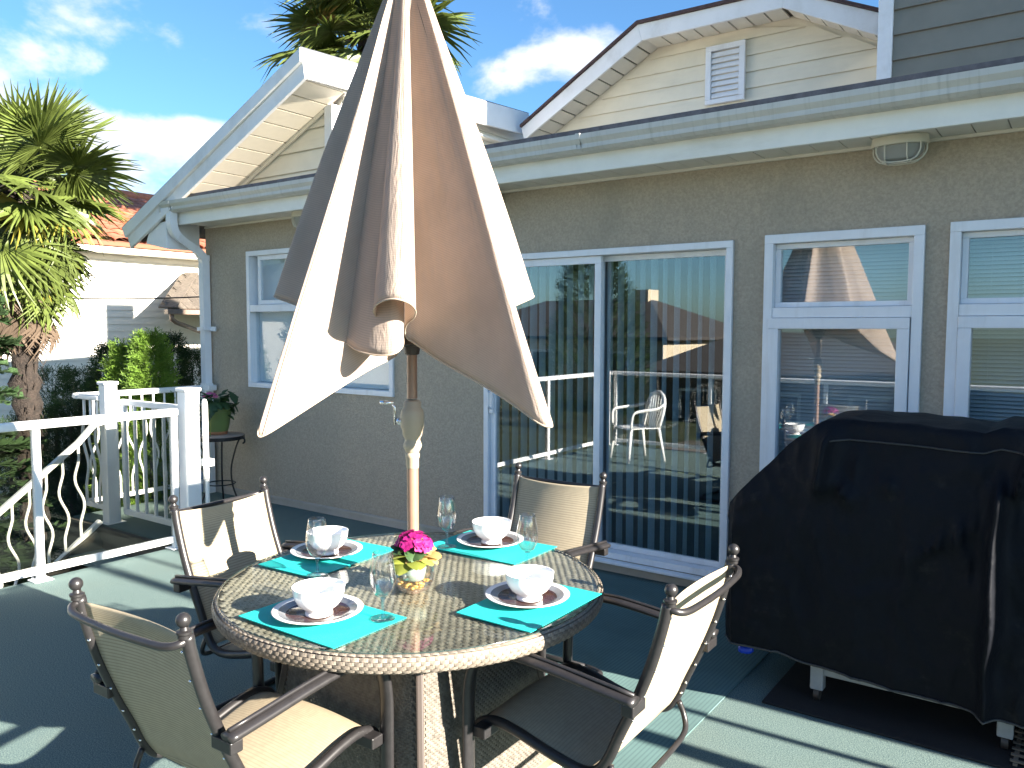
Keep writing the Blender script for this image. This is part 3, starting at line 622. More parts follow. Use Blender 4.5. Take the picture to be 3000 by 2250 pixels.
# pedestal weave, four sloping sides
AT, AB, Z0, Z1 = .285, .375, .045, .675
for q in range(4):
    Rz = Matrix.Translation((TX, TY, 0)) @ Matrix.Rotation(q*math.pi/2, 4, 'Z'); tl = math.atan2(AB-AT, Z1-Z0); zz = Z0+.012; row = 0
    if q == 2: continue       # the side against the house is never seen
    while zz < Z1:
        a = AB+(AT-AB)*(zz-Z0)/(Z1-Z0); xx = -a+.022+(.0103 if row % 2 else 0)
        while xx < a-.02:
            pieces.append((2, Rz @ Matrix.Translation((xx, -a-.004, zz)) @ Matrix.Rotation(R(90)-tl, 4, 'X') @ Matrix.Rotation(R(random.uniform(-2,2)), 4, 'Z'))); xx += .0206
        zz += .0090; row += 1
order = sorted(range(len(pieces)), key=lambda i: (0 if pieces[i][0] == 1 else 1, (pieces[i][1].translation-CAM).length))
for i in order[:300]: inst('wicker_strand', protos[pieces[i][0]], table, pieces[i][1])
rest = {}
for i in order[300:]: rest.setdefault(pieces[i][0], []).append(pieces[i][1])
for pi, ms in rest.items():
    b = MB(); pv = [v.co.copy() for v in protos[pi].vertices]; pf = [tuple(p.vertices) for p in protos[pi].polygons]
    for m_ in ms: b.add([m_ @ v for v in pv], pf)
    tag(b.build('wicker_weave', ('wicker', 'wickrim', 'wicker2')[pi], table, smooth=True), kind='stuff')
b = MB(); b.lathe([(.03,TZ-.0085),(TR-.025,TZ-.0085),(TR-.012,TZ-.010),(TR-.004,TZ-.018),(TR-.002,TZ-.034),(TR-.012,TZ-.054),(TR-.05,TZ-.058),(.03,TZ-.058)], (TX,TY,0), 72); b.build('tabletop', 'wickback', table, smooth=True, auto=40)
b = MB()
for s_ in (1, -1):
    pass
b.add([(TX+sx*a, TY+sy*a, z) for a, z in ((AB,Z0),(AT,Z1)) for sx, sy in ((-1,-1),(1,-1),(1,1),(-1,1))], [(0,1,5,4),(1,2,6,5),(2,3,7,6),(3,0,4,7),(4,5,6,7),(3,2,1,0)]); b.build('pedestal', 'wickback', table)
for sx, sy in ((-1,-1),(1,-1),(1,1),(-1,1)):
    MB().bar((TX+sx*(AB+.004),TY+sy*(AB+.004),.02), (TX+sx*(AT+.004),TY+sy*(AT+.004),Z1+.005), .024, .024, (sx,-sy,0)).build('corner_strip', 'hub', table, bevel=.006)
frame_rect(MB(), -AB-.03, AB+.03, -AB-.03, AB+.03, .06, 0, 1)
b = MB()
for lo, hi in (((-AB-.035,-AB-.035,.003),(AB+.035,-AB+.02,.044)), ((-AB-.035,AB-.02,.003),(AB+.035,AB+.035,.044)), ((-AB-.035,-AB+.0205,.003),(-AB+.02,AB-.0205,.044)), ((AB-.02,-AB+.0205,.003),(AB+.035,AB-.0205,.044))): b.box([lo[0]+TX,lo[1]+TY,lo[2]], [hi[0]+TX,hi[1]+TY,hi[2]])
b.build('base_frame', mat('base_frame', (.36,.29,.20), .6, var=.2, vs=20), table, bevel=.005)
MB().lathe([(.026,TZ+.0005),(TR-.018,TZ+.0005),(TR-.013,TZ+.003),(TR-.018,TZ+.0062),(.026,TZ+.0062),(.026,TZ+.0005)], (TX,TY,0), 96).build('glass_top', M['topglass'], table, smooth=True, auto=30)
MB().lathe([(TR-.0125,TZ+.0015),(TR-.0105,TZ+.003),(TR-.0125,TZ+.0046)], (TX,TY,0), 96).build('glass_edge', mat('glass_edge', (.03,.05,.045), .15), table, smooth=True)
GT = TZ+.0066
# ================================================================== PLACE SETTINGS
mat_spots = [('front', -1.905, 1.640, .435, .300, 0), ('left', -2.395, 2.105, .30, .455, 3), ('back', -1.970, 2.595, .455, .31, 1), ('right', -1.448, 2.130, .285, .43, 0)]
where = dict(front='nearest the camera', left='in front of the left chair', back='before the chair by the sliding door', right='in front of the right-hand chair')
for key, cx, cy, sx, sy, rot in mat_spots:
    b = MB(); n = 10
    g1 = [[(-sx/2+sx*i/n, -sy/2+sy*j/n, .0005+.0025*max(0, (abs(i-n/2)/(n/2))**6*(.6 if key == 'back' and i == 0 and j == n else .25))) for i in range(n+1)] for j in range(n+1)]
    b.sheet(g1); o = b.build('placemat', 'teal', solid=.0028, smooth=False); o.location = (cx, cy, GT+.0014); o.rotation_euler[2] = R(rot)
    tag(o, 'rectangular teal placemat on the glass table '+where[key], 'placemat', 'teal placemats on the table')
ZP = GT+.0052
pl = dict(front=(-1.925, 1.640, 0), left=(-2.425, 2.115, 0), back=(-1.995, 2.625, 0), right=(-1.475, 2.145, 0))
for key, (cx, cy, _) in pl.items():
    t = thing('dinner_plate', 'white rimmed plate with brown centre '+where[key], 'plate', (cx, cy, ZP), 0, 'brown and white plates on the placemats')
    MB().lathe([(.0001,.0015),(.075,.0),(.083,.003),(.138,.0195),(.1405,.0215),(.1385,.0225),(.122,.0190)], n=56).build('rim', 'china', t, smooth=True)
    MB().lathe([(.1220,.0191),(.103,.0135),(.0985,.0118)], n=56).build('grey_band', 'plate_grey', t, smooth=True)
    MB().lathe([(.0983,.0117),(.085,.0072),(.0001,.0068)], n=56).build('centre', 'plate_dark', t, smooth=True)
    MB().lathe([(.1402,.0212),(.1412,.0216),(.1400,.0200)], n=56).build('edge_line', 'plate_tan', t, smooth=True)
    bw = MB().lathe([(.0001,.006),(.038,.006),(.041,.0),(.0435,.001),(.0425,.008),(.040,.014),(.047,.020),(.063,.033),(.0745,.052),(.0800,.072),(.0812,.088),(.0820,.0895),(.0798,.0892),(.0778,.072),(.071,.052),(.058,.034),(.035,.022),(.0001,.019)], n=40).build('bowl', 'china', None, smooth=True)
    bw.location = (cx+.012, cy-.006, ZP+.0076); bw.rotation_euler[2] = random.random()
    tag(bw, 'white footed bowl on the plate '+where[key], 'bowl', 'white bowls on the plates')
GS = dict(front=(-1.735, 1.735), left=(-2.235, 1.905), back=(-2.105, 2.475), right=(-1.672, 2.430))
GW = dict(front='standing on the placemat nearest the camera', left='standing on the mat by the left chair', back='standing behind the potted violet', right='standing behind the right-hand bowl')
for key, (cx, cy) in GS.items():
    onmat = key in ('front', 'left', 'back'); zb = GT+(.0062 if onmat else .0006)
    t = thing('wine_glass', 'clear tulip wine glass with a blue-tinted stem '+GW[key], 'glass', (cx, cy, zb), 0, 'stemmed glasses on the table'); t.scale = (1.06, 1.06, 1.10)
    MB().lathe([(.0001,.004),(.012,.0035),(.033,.0022),(.036,.001),(.036,.0),(.0001,.0)], n=32).build('foot', M['wineglass'], t, smooth=True)
    MB().lathe([(.011,.0042),(.0055,.012),(.0042,.030),(.0050,.052),(.0095,.060),(.0001,.0605)], n=20).build('stem', M['wineblue'], t, smooth=True)
    MB().lathe([(.0001,.0608),(.010,.061),(.024,.071),(.034,.090),(.0385,.112),(.0370,.138),(.0315,.168),(.0285,.190),(.0278,.1905),(.0305,.168),(.0358,.138),(.0372,.112),(.0328,.091),(.023,.0728),(.0001,.0655)], n=36).build('bowl', M['wineglass'], t, smooth=True)
# --- african violet in a glass globe with pebbles
vx, vy = -1.850, 2.000
vs_ = thing('glass_vase', 'round clear glass bowl of amber pebbles holding a small green pot', 'vase', (vx, vy, GT+.0006)); vs_.scale = (1.08, 1.08, 1.08)
MB().lathe([(.0001,.0),(.035,.0),(.052,.012),(.064,.036),(.0665,.056),(.062,.078),(.054,.092),(.0522,.092),(.060,.077),(.0645,.056),(.062,.037),(.050,.0145),(.033,.003),(.0001,.003)], n=40).build('globe', M['wineglass'], vs_, smooth=True)
pb = [MB().ball((0,0,0), .0085, 7, .7).mesh('pebble', 'pebble', True)]; placed = 0; rr = random.Random(3)
while placed < 70:
    x, y, z = rr.uniform(-.05,.05), rr.uniform(-.05,.05), rr.uniform(.011,.040)
    if x*x+y*y < (.028+.0185*min(1, (z-.005)/.02))**2 and not (z > .03 and x*x+y*y < .034**2):
        inst('pebble', pb[0], vs_, Matrix.Translation((x,y,z)) @ Matrix.Rotation(rr.random()*3, 4, 'Z') @ Matrix.Diagonal((rr.uniform(.8,1.35), rr.uniform(.7,1), rr.uniform(.6,.9), 1))); placed += 1
pt = thing('potted_violet', 'magenta african violet in a celadon pot inside the glass globe', 'plant', (vx, vy, GT+.043)); pt.scale = (1.22, 1.22, 1.12)
MB().lathe([(.0001,.0),(.030,.0),(.036,.035),(.041,.066),(.043,.068),(.039,.064),(.0001,.058)], n=32).build('pot', 'celadon', pt, smooth=True)
def leaf_mesh(L_, W_, mname, curl=.25, nm='leaf'):
    g = []
    for i in range(8):
        t = i/7; w = W_*math.sin(math.pi*min(1, t*.93+.05))**.7; z = -curl*L_*t*t
        g.append([(t*L_, w*s, z-abs(s)*W_*.15) for s in (-1,-.5,0,.5,1)])
    return MB().sheet(g, False).mesh(nm, mname, True)
lv = [leaf_mesh(.055, .022, 'violetleaf'), leaf_mesh(.050, .021, 'tanleaf'), leaf_mesh(.05, .021, 'darkleaf')]
rr = random.Random(11)
for i in range(34):
    a = i*2.399+rr.uniform(-.2,.2); low = i < 22; k = 2 if not low else (0 if i % 5 not in (1, 3) else 1)
    z = .066+rr.uniform(0,.03) if low else .085+rr.uniform(0,.02); rad = .020 if low else .008
    inst('leaf', lv[k], pt, Matrix.Translation((rad*math.cos(a), rad*math.sin(a), z)) @ Matrix.Rotation(a, 4, 'Z') @ Matrix.Rotation(R(rr.uniform(-25, 15)), 4, 'Y') @ Matrix.Rotation(R(rr.uniform(-25,25)), 4, 'X') @ Matrix.Diagonal((rr.uniform(.75,1.35),)*3+(1,)))
# the two big yellow leaves
for a, z, s in ((R(20), .085, 1.3), (R(75), .115, 1.2), (R(205), .085, 1.1), (R(-95), .075, 1.0)): inst('leaf', lv[0 if s > 1.36 else 1], pt, Matrix.Translation((.015*math.cos(a), .015*math.sin(a), z)) @ Matrix.Rotation(a, 4, 'Z') @ Matrix.Rotation(R(12), 4, 'Y') @ Matrix.Diagonal((s,s,s,1)))
fb = MB()
for j in range(5):
    a = j*2*math.pi/5; c, s = math.cos(a), math.sin(a); g = []
    for i in range(5):
        t = i/4; w = .0062*math.sin(math.pi*min(1, t*.85+.08)); g.append([(c*t*.013-s*w*q, s*t*.013+c*w*q, .004*t-.003*t*t+abs(q)*.001) for q in (-1, 0, 1)])
    fb.sheet(g, False)
fm = fb.mesh('flower', 'petal', True)
for i in range(64):
    u = rr.random(); a = rr.random()*6.283; rad = .054*math.sqrt(u); z = .142-.038*u+rr.uniform(-.008,.008)
    inst('flower', fm, pt, Matrix.Translation((rad*math.cos(a), rad*math.sin(a), z)) @ Matrix.Rotation(a, 4, 'Z') @ Matrix.Rotation(R(10+62*u+rr.uniform(-15,15)), 4, 'Y') @ Matrix.Rotation(rr.random()*6, 4, 'Z') @ Matrix.Diagonal((rr.uniform(.9,1.25),)*3+(1,)))
for i in range(10):
    a = i*.628; MB().tube([(0,0,.06),(.018*math.cos(a),.018*math.sin(a),.10),(.030*math.cos(a),.030*math.sin(a),.125)], .0015, 5).build('stem', 'violetleaf', pt)

# ================================================================== CHAIRS (local: faces +Y, back at -Y)
def make_chair():
    c = thing('patio_chair', 'chair', 'chair')
    HW = .245
    side = [(-.365,.905),(-.352,.84),(-.318,.72),(-.272,.60),(-.222,.49),(-.190,.415),(-.150,.362),(-.085,.350),(.03,.372),(.13,.398),(.21,.408),(.265,.392),(.285,.372)]
    sp = catmull([(0, y, z) for y, z in side], 5)
    for s in (-1, 1):
        MB().tube([(s*HW, p.y, p.z) for p in sp], .0165, 10).build('side_rail', 'bronze', c, smooth=True)
        b = MB().lathe([(.0001,-.038),(.0165,-.038),(.0165,-.030),(.0195,-.027),(.0195,-.021),(.012,-.018),(.010,-.010)], (s*HW,-.372,.938), 16); b.ball((s*HW,-.374,.944), .0185, 12)
        b.build('finial', 'bronze', c, smooth=True, auto=35)
        MB().tube([(s*.302,-.300,.632),(s*.302,-.20,.642),(s*.303,-.02,.662),(s*.304,.10,.668),(s*.305,.185,.655),(s*.305,.250,.605),(s*.305,.272,.52),(s*.303,.276,.38),(s*.300,.278,.20),(s*.298,.280,.035)], .0195, 10, k=6, flat=(1.35,.72), up=(1,0,0)).build('arm', 'bronze', c, smooth=True)
        MB().tube([(s*.303,-.296,.6505),(s*.303,-.02,.6785),(s*.304,.10,.684),(s*.305,.192,.668),(s*.305,.262,.612),(s*.305,.287,.52),(s*.303,.291,.40)], .0065, 6, k=5).build('arm_ridge', 'bronze', c, smooth=True)
        MB().box((min(s*.235,s*.315),-.300,.588), (max(s*.235,s*.315),-.262,.622)).build('arm_bracket', 'bronze', c, bevel=.004)
        MB().box((min(s*.225,s*.300),.215,.366), (max(s*.225,s*.300),.262,.402)).build('seat_bracket', 'bronze', c, bevel=.004)
        MB().tube([(s*.298,.302,.017),(s*.298,.10,.016),(s*.298,-.23,.016),(s*.27,-.285,.016),(s*.20,-.30,.016)], .0165, 8, k=4, flat=(1.1,.85)).build('sled_runner', 'bronze', c, smooth=True)
        b = MB().ball((0,0,0), .0052, 6, .7)
        me = b.mesh('rivet', M['chrome'], True)
        for z_, y_ in ((.86,-.358),(.78,-.338),(.70,-.312),(.62,-.280),(.54,-.246),(.47,-.214),(.43,-.197)): inst('rivet', me, c, Matrix.Translation((s*(HW-.013), y_-.012, z_)))
    MB().tube([(-.20,-.30,.016),(.20,-.30,.016)], .0165, 8, flat=(1.1,.85)).build('rear_bar', 'bronze', c, smooth=True)
    MB().tube([(-HW,-.366,.892),(-HW+.004,-.388,.886),(-.215,-.402,.880),(-.16,-.409,.877),(0,-.414,.875),(.16,-.409,.877),(.215,-.402,.880),(HW-.004,-.388,.886),(HW,-.366,.892)], .0105, 8, k=5).build('top_rail', 'bronze', c, smooth=True)
    MB().tube([(-HW+.01,.283,.372),(HW-.01,.283,.372)], .0135, 8).build('front_bar', 'bronze', c, smooth=True)
    MB().tube([(-HW,-.196,.395),(-HW-.004,-.215,.345),(-HW+.03,-.232,.312),(-.10,-.240,.305),(.10,-.240,.305),(HW-.03,-.232,.312),(HW+.004,-.215,.345),(HW,-.196,.395)], .0095, 8, k=5).build('brace_rod', 'bronze', c, smooth=True)
    def sling(i0, i1, name, m, sag, top=0):
        g = []; pts = sp[i0:i1]
        for i, p in enumerate(pts):
            t = i/(len(pts)-1); a, b2 = sp[max(0, i0+i-1)], sp[min(len(sp)-1, i0+i+1)]; d = (b2-a).normalized(); nrm = Vector((0, d.z, -d.y))
            row = []
            for j in range(15):
                u = -1+2*j/14; k = 1-u*u; e = math.sin(math.pi*min(1, t*1.0))**.5
                off = (p.y - .0, p.z)
                v = Vector((u*(HW-.006), p.y, p.z)) + nrm*sag(t)*k + Vector((0, 0, -top*k*(1-t)**6))
                row.append(v)
            g.append(row)
        return MB().sheet(g).build(name, m, c, smooth=True, solid=.0022)
    nb = 30    # back ends where the rail bends into the seat
    sling(1, nb, 'backrest', M['sling'], lambda t: -(.016*(1-t)+.014) if t < 1 else 0, top=.012)
    sling(nb+1, len(sp)-1, 'seat', M['seatsling'], lambda t: -.022*math.sin(math.pi*t)**.6)
    return c
proto = make_chair()
spots = [(-2.005, 1.068+.370, 0, 2.0, 'patio chair with its back to the camera at the lower left'),
         (-3.055+.370, 2.115, -90, 6.5, 'patio chair left of the table, its sunlit back crossed by the pole shadow'),
         (-2.095, 3.335-.370, 180, 1.5, 'patio chair between the table and the sliding door'),
         (-.893-.370, 2.215, 90, .8, 'patio chair right of the table, in front of the covered grill')]
for i, (x, y, a, da, lab) in enumerate(spots):
    o = proto if i == 0 else copy_tree(proto); o.location = (x, y, 0); o.rotation_euler = (0, 0, R(a+da)); o['label'] = 'beige sling '+lab; o['group'] = 'sling chairs round the table'

# ================================================================== UMBRELLA
um = wthing('patio_umbrella', 'closed beige fabric patio umbrella hanging in folds on a tan pole', 'umbrella', (TX, TY, 0))
ax_dir = _f*1.0
dP = (Vector((TX,TY,1.6))-CAM).dot(_f)
hem_px = [(770,1277,.33),(850,1228,.30),(960,1160,.22),(1080,1085,.13),(1150,1047,.06),(1158,1030,.02),(1120,1000,.02),(1040,975,.05),(985,958,.09),
 (968,958,.11),(976,972,.13),(1005,998,.18),(1052,1028,.235),(1110,1041,.29),(1155,1036,.31),(1179,1014,.275),(1180,985,.20),(1165,958,.17),(1135,944,.19),(1108,930,.25),(1095,910,.31),
 (1108,888,.36),(1150,876,.39),(1195,886,.385),(1217,908,.34),(1213,930,.28),(1193,948,.20),(1186,970,.14),(1192,990,.12),
 (1215,1006,.11),(1270,1046,.145),(1340,1086,.205),(1420,1132,.285),(1510,1192,.38),(1575,1237,.445),(1608,1250,.455),(1613,1235,.42),
 (1572,1130,.27),(1515,1010,.16),(1480,915,.07),(1500,899,.03),(1567,868,-.02),(1500,870,-.13),(1400,890,-.26),(1420,950,-.42),(1300,915,-.35),(1210,880,-.42),(1120,915,-.33),(985,945,-.42),(1000,890,-.26),(890,870,-.13),
 (801,868,-.02),(860,892,.02),(905,912,.06),(900,960,.11),(850,1075,.20),(792,1200,.29),(758,1265,.33)]
hem = [px(x, y, D=dP-b) for x, y, b in hem_px]
n = len(hem); dense = []
for i in range(n):
    a, b, c, d = hem[i-1], hem[i], hem[(i+1) % n], hem[(i+2) % n]
    for j in range(6):
        t = j/6; dense.append(.5*((2*b)+(c-a)*t+(2*a-5*b+4*c-d)*t*t+(3*b-a-3*c+d)*t**3))
apex = Vector((TX-.012, TY, 2.92)); cols = len(dense); NR = 56; rows = []; rq = random.Random(5)
ph = [rq.uniform(0, 6.28) for _ in range(6)]
for i in range(NR+1):
    t = i/NR; row = []
    for j, h in enumerate(dense):
        d = h-apex; rad = Vector((d.x, d.y, 0)); q = apex + d*t
        q += rad.normalized()*.028*(1-t)*min(1, t*6+.35) if rad.length > 1e-6 else Vector()
        # cloth: gentle belly and long soft pleats
        w_ = .010*math.sin(math.pi*t)*math.sin(j*.11+ph[0]+2.0*t)+.004*t*math.sin(j*.31+ph[1]+5*t)
        q += rad.normalized()*w_
        row.append(q)
    row.append(row[0].copy()); rows.append(row)
can = MB().sheet(rows).build('canopy', M['canopy'], um, smooth=True, solid=.0025)
hb = MB()
for r0, r1 in ((NR-1, NR),):
    pass
for idx, nm in ((37*6, 'seam'), (0, 'seam')):
    MB().tube([rows[i][idx % cols]+(_f*-.003) for i in range(2, NR+1, 3)]+[rows[NR][idx % cols]+(_f*-.003)], .0028, 5).build(nm, mat('seam_thread', (.38,.30,.23), .9), can)
MB().tube([q for q in rows[NR]], .0032, 5, cap=False).build('hem', mat('seam_thread', (.38,.30,.23), .9), can, smooth=True)
MB().tube([(TX,TY,TZ-.30),(TX,TY,1.205)], .0205, 16).tube([(TX,TY,1.40),(TX,TY,2.91)], .0185, 16).build('pole', 'copper', um, smooth=True, auto=40)
MB().lathe([(.021,1.150),(.0225,1.152),(.0225,1.185),(.025,1.188),(.0255,1.200),(.022,1.206),(.031,1.222),(.0335,1.232),(.030,1.243),(.0265,1.250),(.028,1.258),(.034,1.268),(.0365,1.285),(.041,1.300),(.0425,1.318),(.0425,1.340),(.040,1.356),(.034,1.366),(.031,1.370),(.031,1.388),(.024,1.394),(.019,1.395)], (TX,TY,0), 28).build('crank_housing', 'housing', um, smooth=True, auto=50)
cr = Vector((TX,TY,1.318)); lf = -_r.normalized()
MB().tube([cr+lf*.03, cr+lf*.055], .012, 10).tube([cr+lf*.055, cr+lf*.062+Vector((0,0,-.012)), cr+lf*.062+Vector((0,0,.05)), cr+lf*.072+Vector((0,0,.066))], .0048, 6).tube([cr+lf*.064+Vector((0,0,.066)), cr+lf*.115+Vector((0,0,.068))], .0068, 8).build('crank_handle', 'chrome', um, smooth=True)
MB().lathe([(.019,1.555),(.026,1.558),(.030,1.585),(.050,1.592),(.050,1.622),(.032,1.628),(.026,1.66),(.019,1.665)], (TX,TY,0), 16).build('runner_hub', 'hub', um, smooth=True, auto=40)
MB().lathe([(.0001,2.995),(.02,2.988),(.026,2.97),(.016,2.95),(.034,2.932),(.034,2.92)], (TX-.006,TY,0), 16).build('top_finial', 'housing', um, smooth=True)
for idx in (0, 22, 35, 41, 44, 46, 48, 51):
    tip = dense[idx*6 % cols]; ins = apex+(tip-apex)*.03+Vector((0,0,-.02)); e = apex+(tip-apex)*.965; inw = Vector((TX-e.x, TY-e.y, 0)).normalized()*.014
    MB().tube([ins+inw*.3, (ins+e)/2+inw, e+inw], .0055, 6).build('rib', 'hub', um)
    mid = ins+(e-ins)*.42+inw
    MB().tube([Vector((TX,TY,1.61))+(mid-Vector((TX,TY,mid.z))).normalized()*.045, mid], .0042, 5).build('strut', 'hub', um)

# ================================================================== COVERED GRILL
gr = wthing('covered_grill', 'barbecue grill under a black vinyl cover on a dark mat', 'grill', (-.55, 3.85, 0))
# cover: front-view outline (x, z of top edge), hem below, lofted front to back
secs = [(-1.335,.835,.20),(-1.31,.862,.205),(-1.20,.985,.21),(-1.06,1.135,.215),(-.955,1.225,.190),(-.91,1.250,.185),(-.80,1.262,.178),(-.60,1.258,.170),(-.42,1.248,.162),(-.30,1.245,.155),(-.245,1.270,.150),(-.18,1.262,.148),(-.10,1.245,.145),(.05,1.19,.15),(.20,1.02,.18),(.33,.86,.20),(.35,.84,.20)]
xs = [q[0] for q in secs]
def interp(x, k):
    for i in range(len(secs)-1):
        if x <= secs[i+1][0]: t = (x-secs[i][0])/(secs[i+1][0]-secs[i][0]); return secs[i][k]*(1-t)+secs[i+1][k]*t
    return secs[-1][k]
rq = random.Random(9); nx = 170; grid = []
Yf, Yb = 3.52, 4.22
from mathutils import noise as mn
for i in range(nx+1):
    x = -1.335+1.685*i/nx; zt, zb = interp(x, 1), interp(x, 2); e = min((x+1.335)/.06, (.35-x)/.06, 1); pin = .09*(1-max(0,e))
    col = []; prof = []
    lidf = min(1, max(0, (zt-.84)/.40))
    for s in range(26): t = s/25; prof.append((Yf+pin+.012*lidf*0, zb+(.80-zb)*t))                        # front skirt
    for s in range(1, 15): t = s/14; prof.append((Yf+pin+(.02+.05*lidf)*t**1.5, .80+(zt-.80)*(t**.8)))           # sloping lid front
    for s in range(1, 11): t = s/10; prof.append((Yf+pin+.02+.05*lidf+(Yb-Yf-2*pin-.10-.05*lidf)*t, zt+.012*math.sin(math.pi*t)))
    for s in range(1, 20): t = s/19; prof.append((Yb-pin-.08+.08*min(1,t*3), zt+(zb-zt)*t))
    for s, (y, z) in enumerate(prof):
        nz = mn.noise((x*3.1, y*2.0, z*2.6)); n2_ = mn.noise((x*9+4, y*5, z*5.0)); n3_ = abs(mn.noise((x*5.5+9, 0, z*1.3))); cr_ = abs(mn.noise((x*2.6+z*1.1, 3, z*2.4-x*.8)))
        k = min(1, (z-zb)*6+.25); front = s < 26
        rg_ = 1-abs(mn.noise((x*6.2+z*3.1, 7, z*6.5-x*2.2)))*2; rg2 = 1-abs(mn.noise((x*11-z*5, 2, z*12)))*2
        dy = -.022*nz-.010*n2_-.012*max(0, rg_)**4-.006*max(0, rg2)**4-(.040*max(0,.30-n3_) if front else 0)*k+.06*max(0,.10-cr_)
        for fx, fw, fa, za, zc, tl in ((-.255,.022,.15,.10,1.08,.02), (-.885,.030,.12,.93,1.235,.10), (-.80,.022,.10,.90,1.02,-.9), (-.17,.018,.11,1.0,1.24,.25), (-.62,.018,.05,.95,1.05,-1.4), (-.42,.016,.06,.72,.92,1.2)):      # folds and creases standing out from the front
            kk = max(0., min(1, (z-za)/.05))*(min(1, .55+(z-.15)*1.2) if za < .5 else 1)*max(0., min(1, (zc-z)/.06)); dx_ = (x-fx-tl*(z-(za+zc)/2))/fw
            dy -= fa*(math.exp(-abs(dx_)**1.3) if s < 44 else 0)*kk
        col.append((x+.010*n2_+(.012*nz if e < 1 else 0), y+dy, z+(.012*n2_ if s > 39 else .004*nz)+(.02*mn.noise((x*2.2,1,5)) if s == 0 else 0)))
    grid.append(col)
cv = MB().sheet(grid, False)
nc = len(grid[0])
for i in (0, nx):      # close the ends
    idx = [i*nc+j for j in range(nc)]
    for j in range(nc//2): cv.f.append((idx[j], idx[j+1], idx[nc-2-j], idx[nc-1-j]) if i else (idx[nc-1-j], idx[nc-2-j], idx[j+1], idx[j]))
cvo = cv.build('cover', 'cover', gr, smooth=True)
def cpt(i, s): return Vector(grid[i][s])+Vector((0,-.004,.003))
MB().tube([cpt(i, 36) for i in range(48, 168)], .0035, 5).build('seam_piping', mat('dull_piping', (.03,.029,.028), .4), cvo, smooth=True)
MB().tube([cpt(i, 0) for i in range(0, nx+1)], .005, 5).build('hem', mat('cover_hem', (.045,.043,.04), .6), cvo, smooth=True)
for y in (3.575, 4.08): MB().box((-.90,y,.13), (-.17,y+.03,.235)).build('cart_rail', 'grillgrey', gr, bevel=.006)
for x in (-.905, -.195):
    for y in (3.575, 4.08): MB().box((x-.028,y-.012,.062), (x+.028,y+.04,.30)).build('leg', 'grillgrey', gr, bevel=.006)
for x in (-.905, -.195):
    for y in (3.58, 4.09):
        MB().tube([(x-.012,y+.01,.0405),(x+.012,y+.01,.0405)], .028, 14).build('caster', 'hub', gr, smooth=True, auto=40)
MB().box((-1.20,3.62,.75),(.22,4.12,.80)).box((-.92,3.64,.235),(-.17,4.07,1.15)).build('grill_body', 'grillgrey', gr, bevel=.01)
gm = tag(MB().box((-1.10,3.43,.001), (.55,4.45,.0115)).build('floor_mat', 'rubber', None, bevel=.003), 'thin black rubber mat under the covered grill', 'mat')
lm = wthing('lattice_mat', 'brown lattice doormat at the lower right corner under the grill', 'mat', (.1, 3.6, .012))
for i in range(9): MB().box((-.16+i*.06,3.46,.0122), (-.145+i*.06,3.86,.0215)).build('slat', 'brownmat', lm)
for i in range(8): MB().box((-.17,3.47+i*.054,.0217), (.36,3.485+i*.054,.027)).build('crossbar', 'brownmat', lm)
bb = px(2186,1902,Y=3.56)
tag(MB().tube([bb+Vector((-.03,0,-.012)), bb+Vector((-.015,-.006,0)), bb+Vector((.012,-.004,.004)), bb+Vector((.034,.006,.03))], [.010,.020,.022,.008], 8, k=3).build('blue_bag', mat('blue_plastic', (.01,.05,.5), .35), None, smooth=True), 'crumpled bright blue plastic bag peeping from under the grill cover', 'bag')

# ================================================================== SIDE TABLE WITH PLANT
sx_, sy_ = -6.52, 4.42
stb = wthing('side_table', 'small round black metal plant table against the stucco wall', 'table', (sx_, sy_, 0))
MB().lathe([(.0001,.640),(.20,.640),(.215,.632),(.215,.652),(.205,.660),(.0001,.660)], (sx_,sy_,0), 32).build('table_top', mat('side_top', (.36,.27,.22), .5, var=.2), stb, smooth=True, auto=40)
MB().lathe([(.214,.618),(.222,.618),(.222,.650),(.214,.650),(.214,.618)], (sx_,sy_,0), 32).build('rim_band', 'black', stb)
for i in range(3):
    a = R(20+i*120); c, s = math.cos(a), math.sin(a)
    MB().tube([(sx_+c*rr_, sy_+s*rr_, z) for rr_, z in ((.245,.585),(.262,.60),(.262,.625),(.235,.635),(.20,.61),(.155,.50),(.115,.34),(.13,.18),(.185,.05),(.205,.008))], .0085, 6, k=4).build('leg', 'black', stb, smooth=True)
MB().tube([(sx_+.13*math.cos(a), sy_+.13*math.sin(a), .2) for a in [2*math.pi*i/24 for i in range(25)]], .006, 6).build('leg_ring', 'black', stb, smooth=True)
pp = wthing('flower_pot', 'green pot of pink flowers and dark leaves on the small black table', 'plant', (sx_-.03, sy_, .662))
MB().lathe([(.0001,.664),(.085,.664),(.09,.69)], (sx_-.03,sy_,0), 28).build('saucer', 'terracotta', pp, smooth=True)
MB().lathe([(.088,.69),(.10,.72),(.128,.87),(.136,.872),(.136,.905),(.126,.905),(.12,.88),(.0001,.875)], (sx_-.03,sy_,0), 28).build('pot', 'greenpot', pp, smooth=True, auto=40)
rr = random.Random(21); big = leaf_mesh(.11, .036, 'darkleaf', .5)
for i in range(70):
    a = rr.random()*6.283; z = .90+rr.uniform(-.02,.14); rad = rr.uniform(0,.11)
    if i > 52: a = rr.uniform(-.9,.5); rad = rr.uniform(.10,.20); z = .95+rr.uniform(-.12,.12)
    inst('leaf', big, pp, Matrix.Translation((sx_-.03+rad*math.cos(a), sy_+rad*math.sin(a), z)) @ Matrix.Rotation(a+rr.uniform(-.6,.6), 4, 'Z') @ Matrix.Rotation(R(rr.uniform(-55,35)), 4, 'Y') @ Matrix.Diagonal((rr.uniform(.6,1.1),)*3+(1,)))
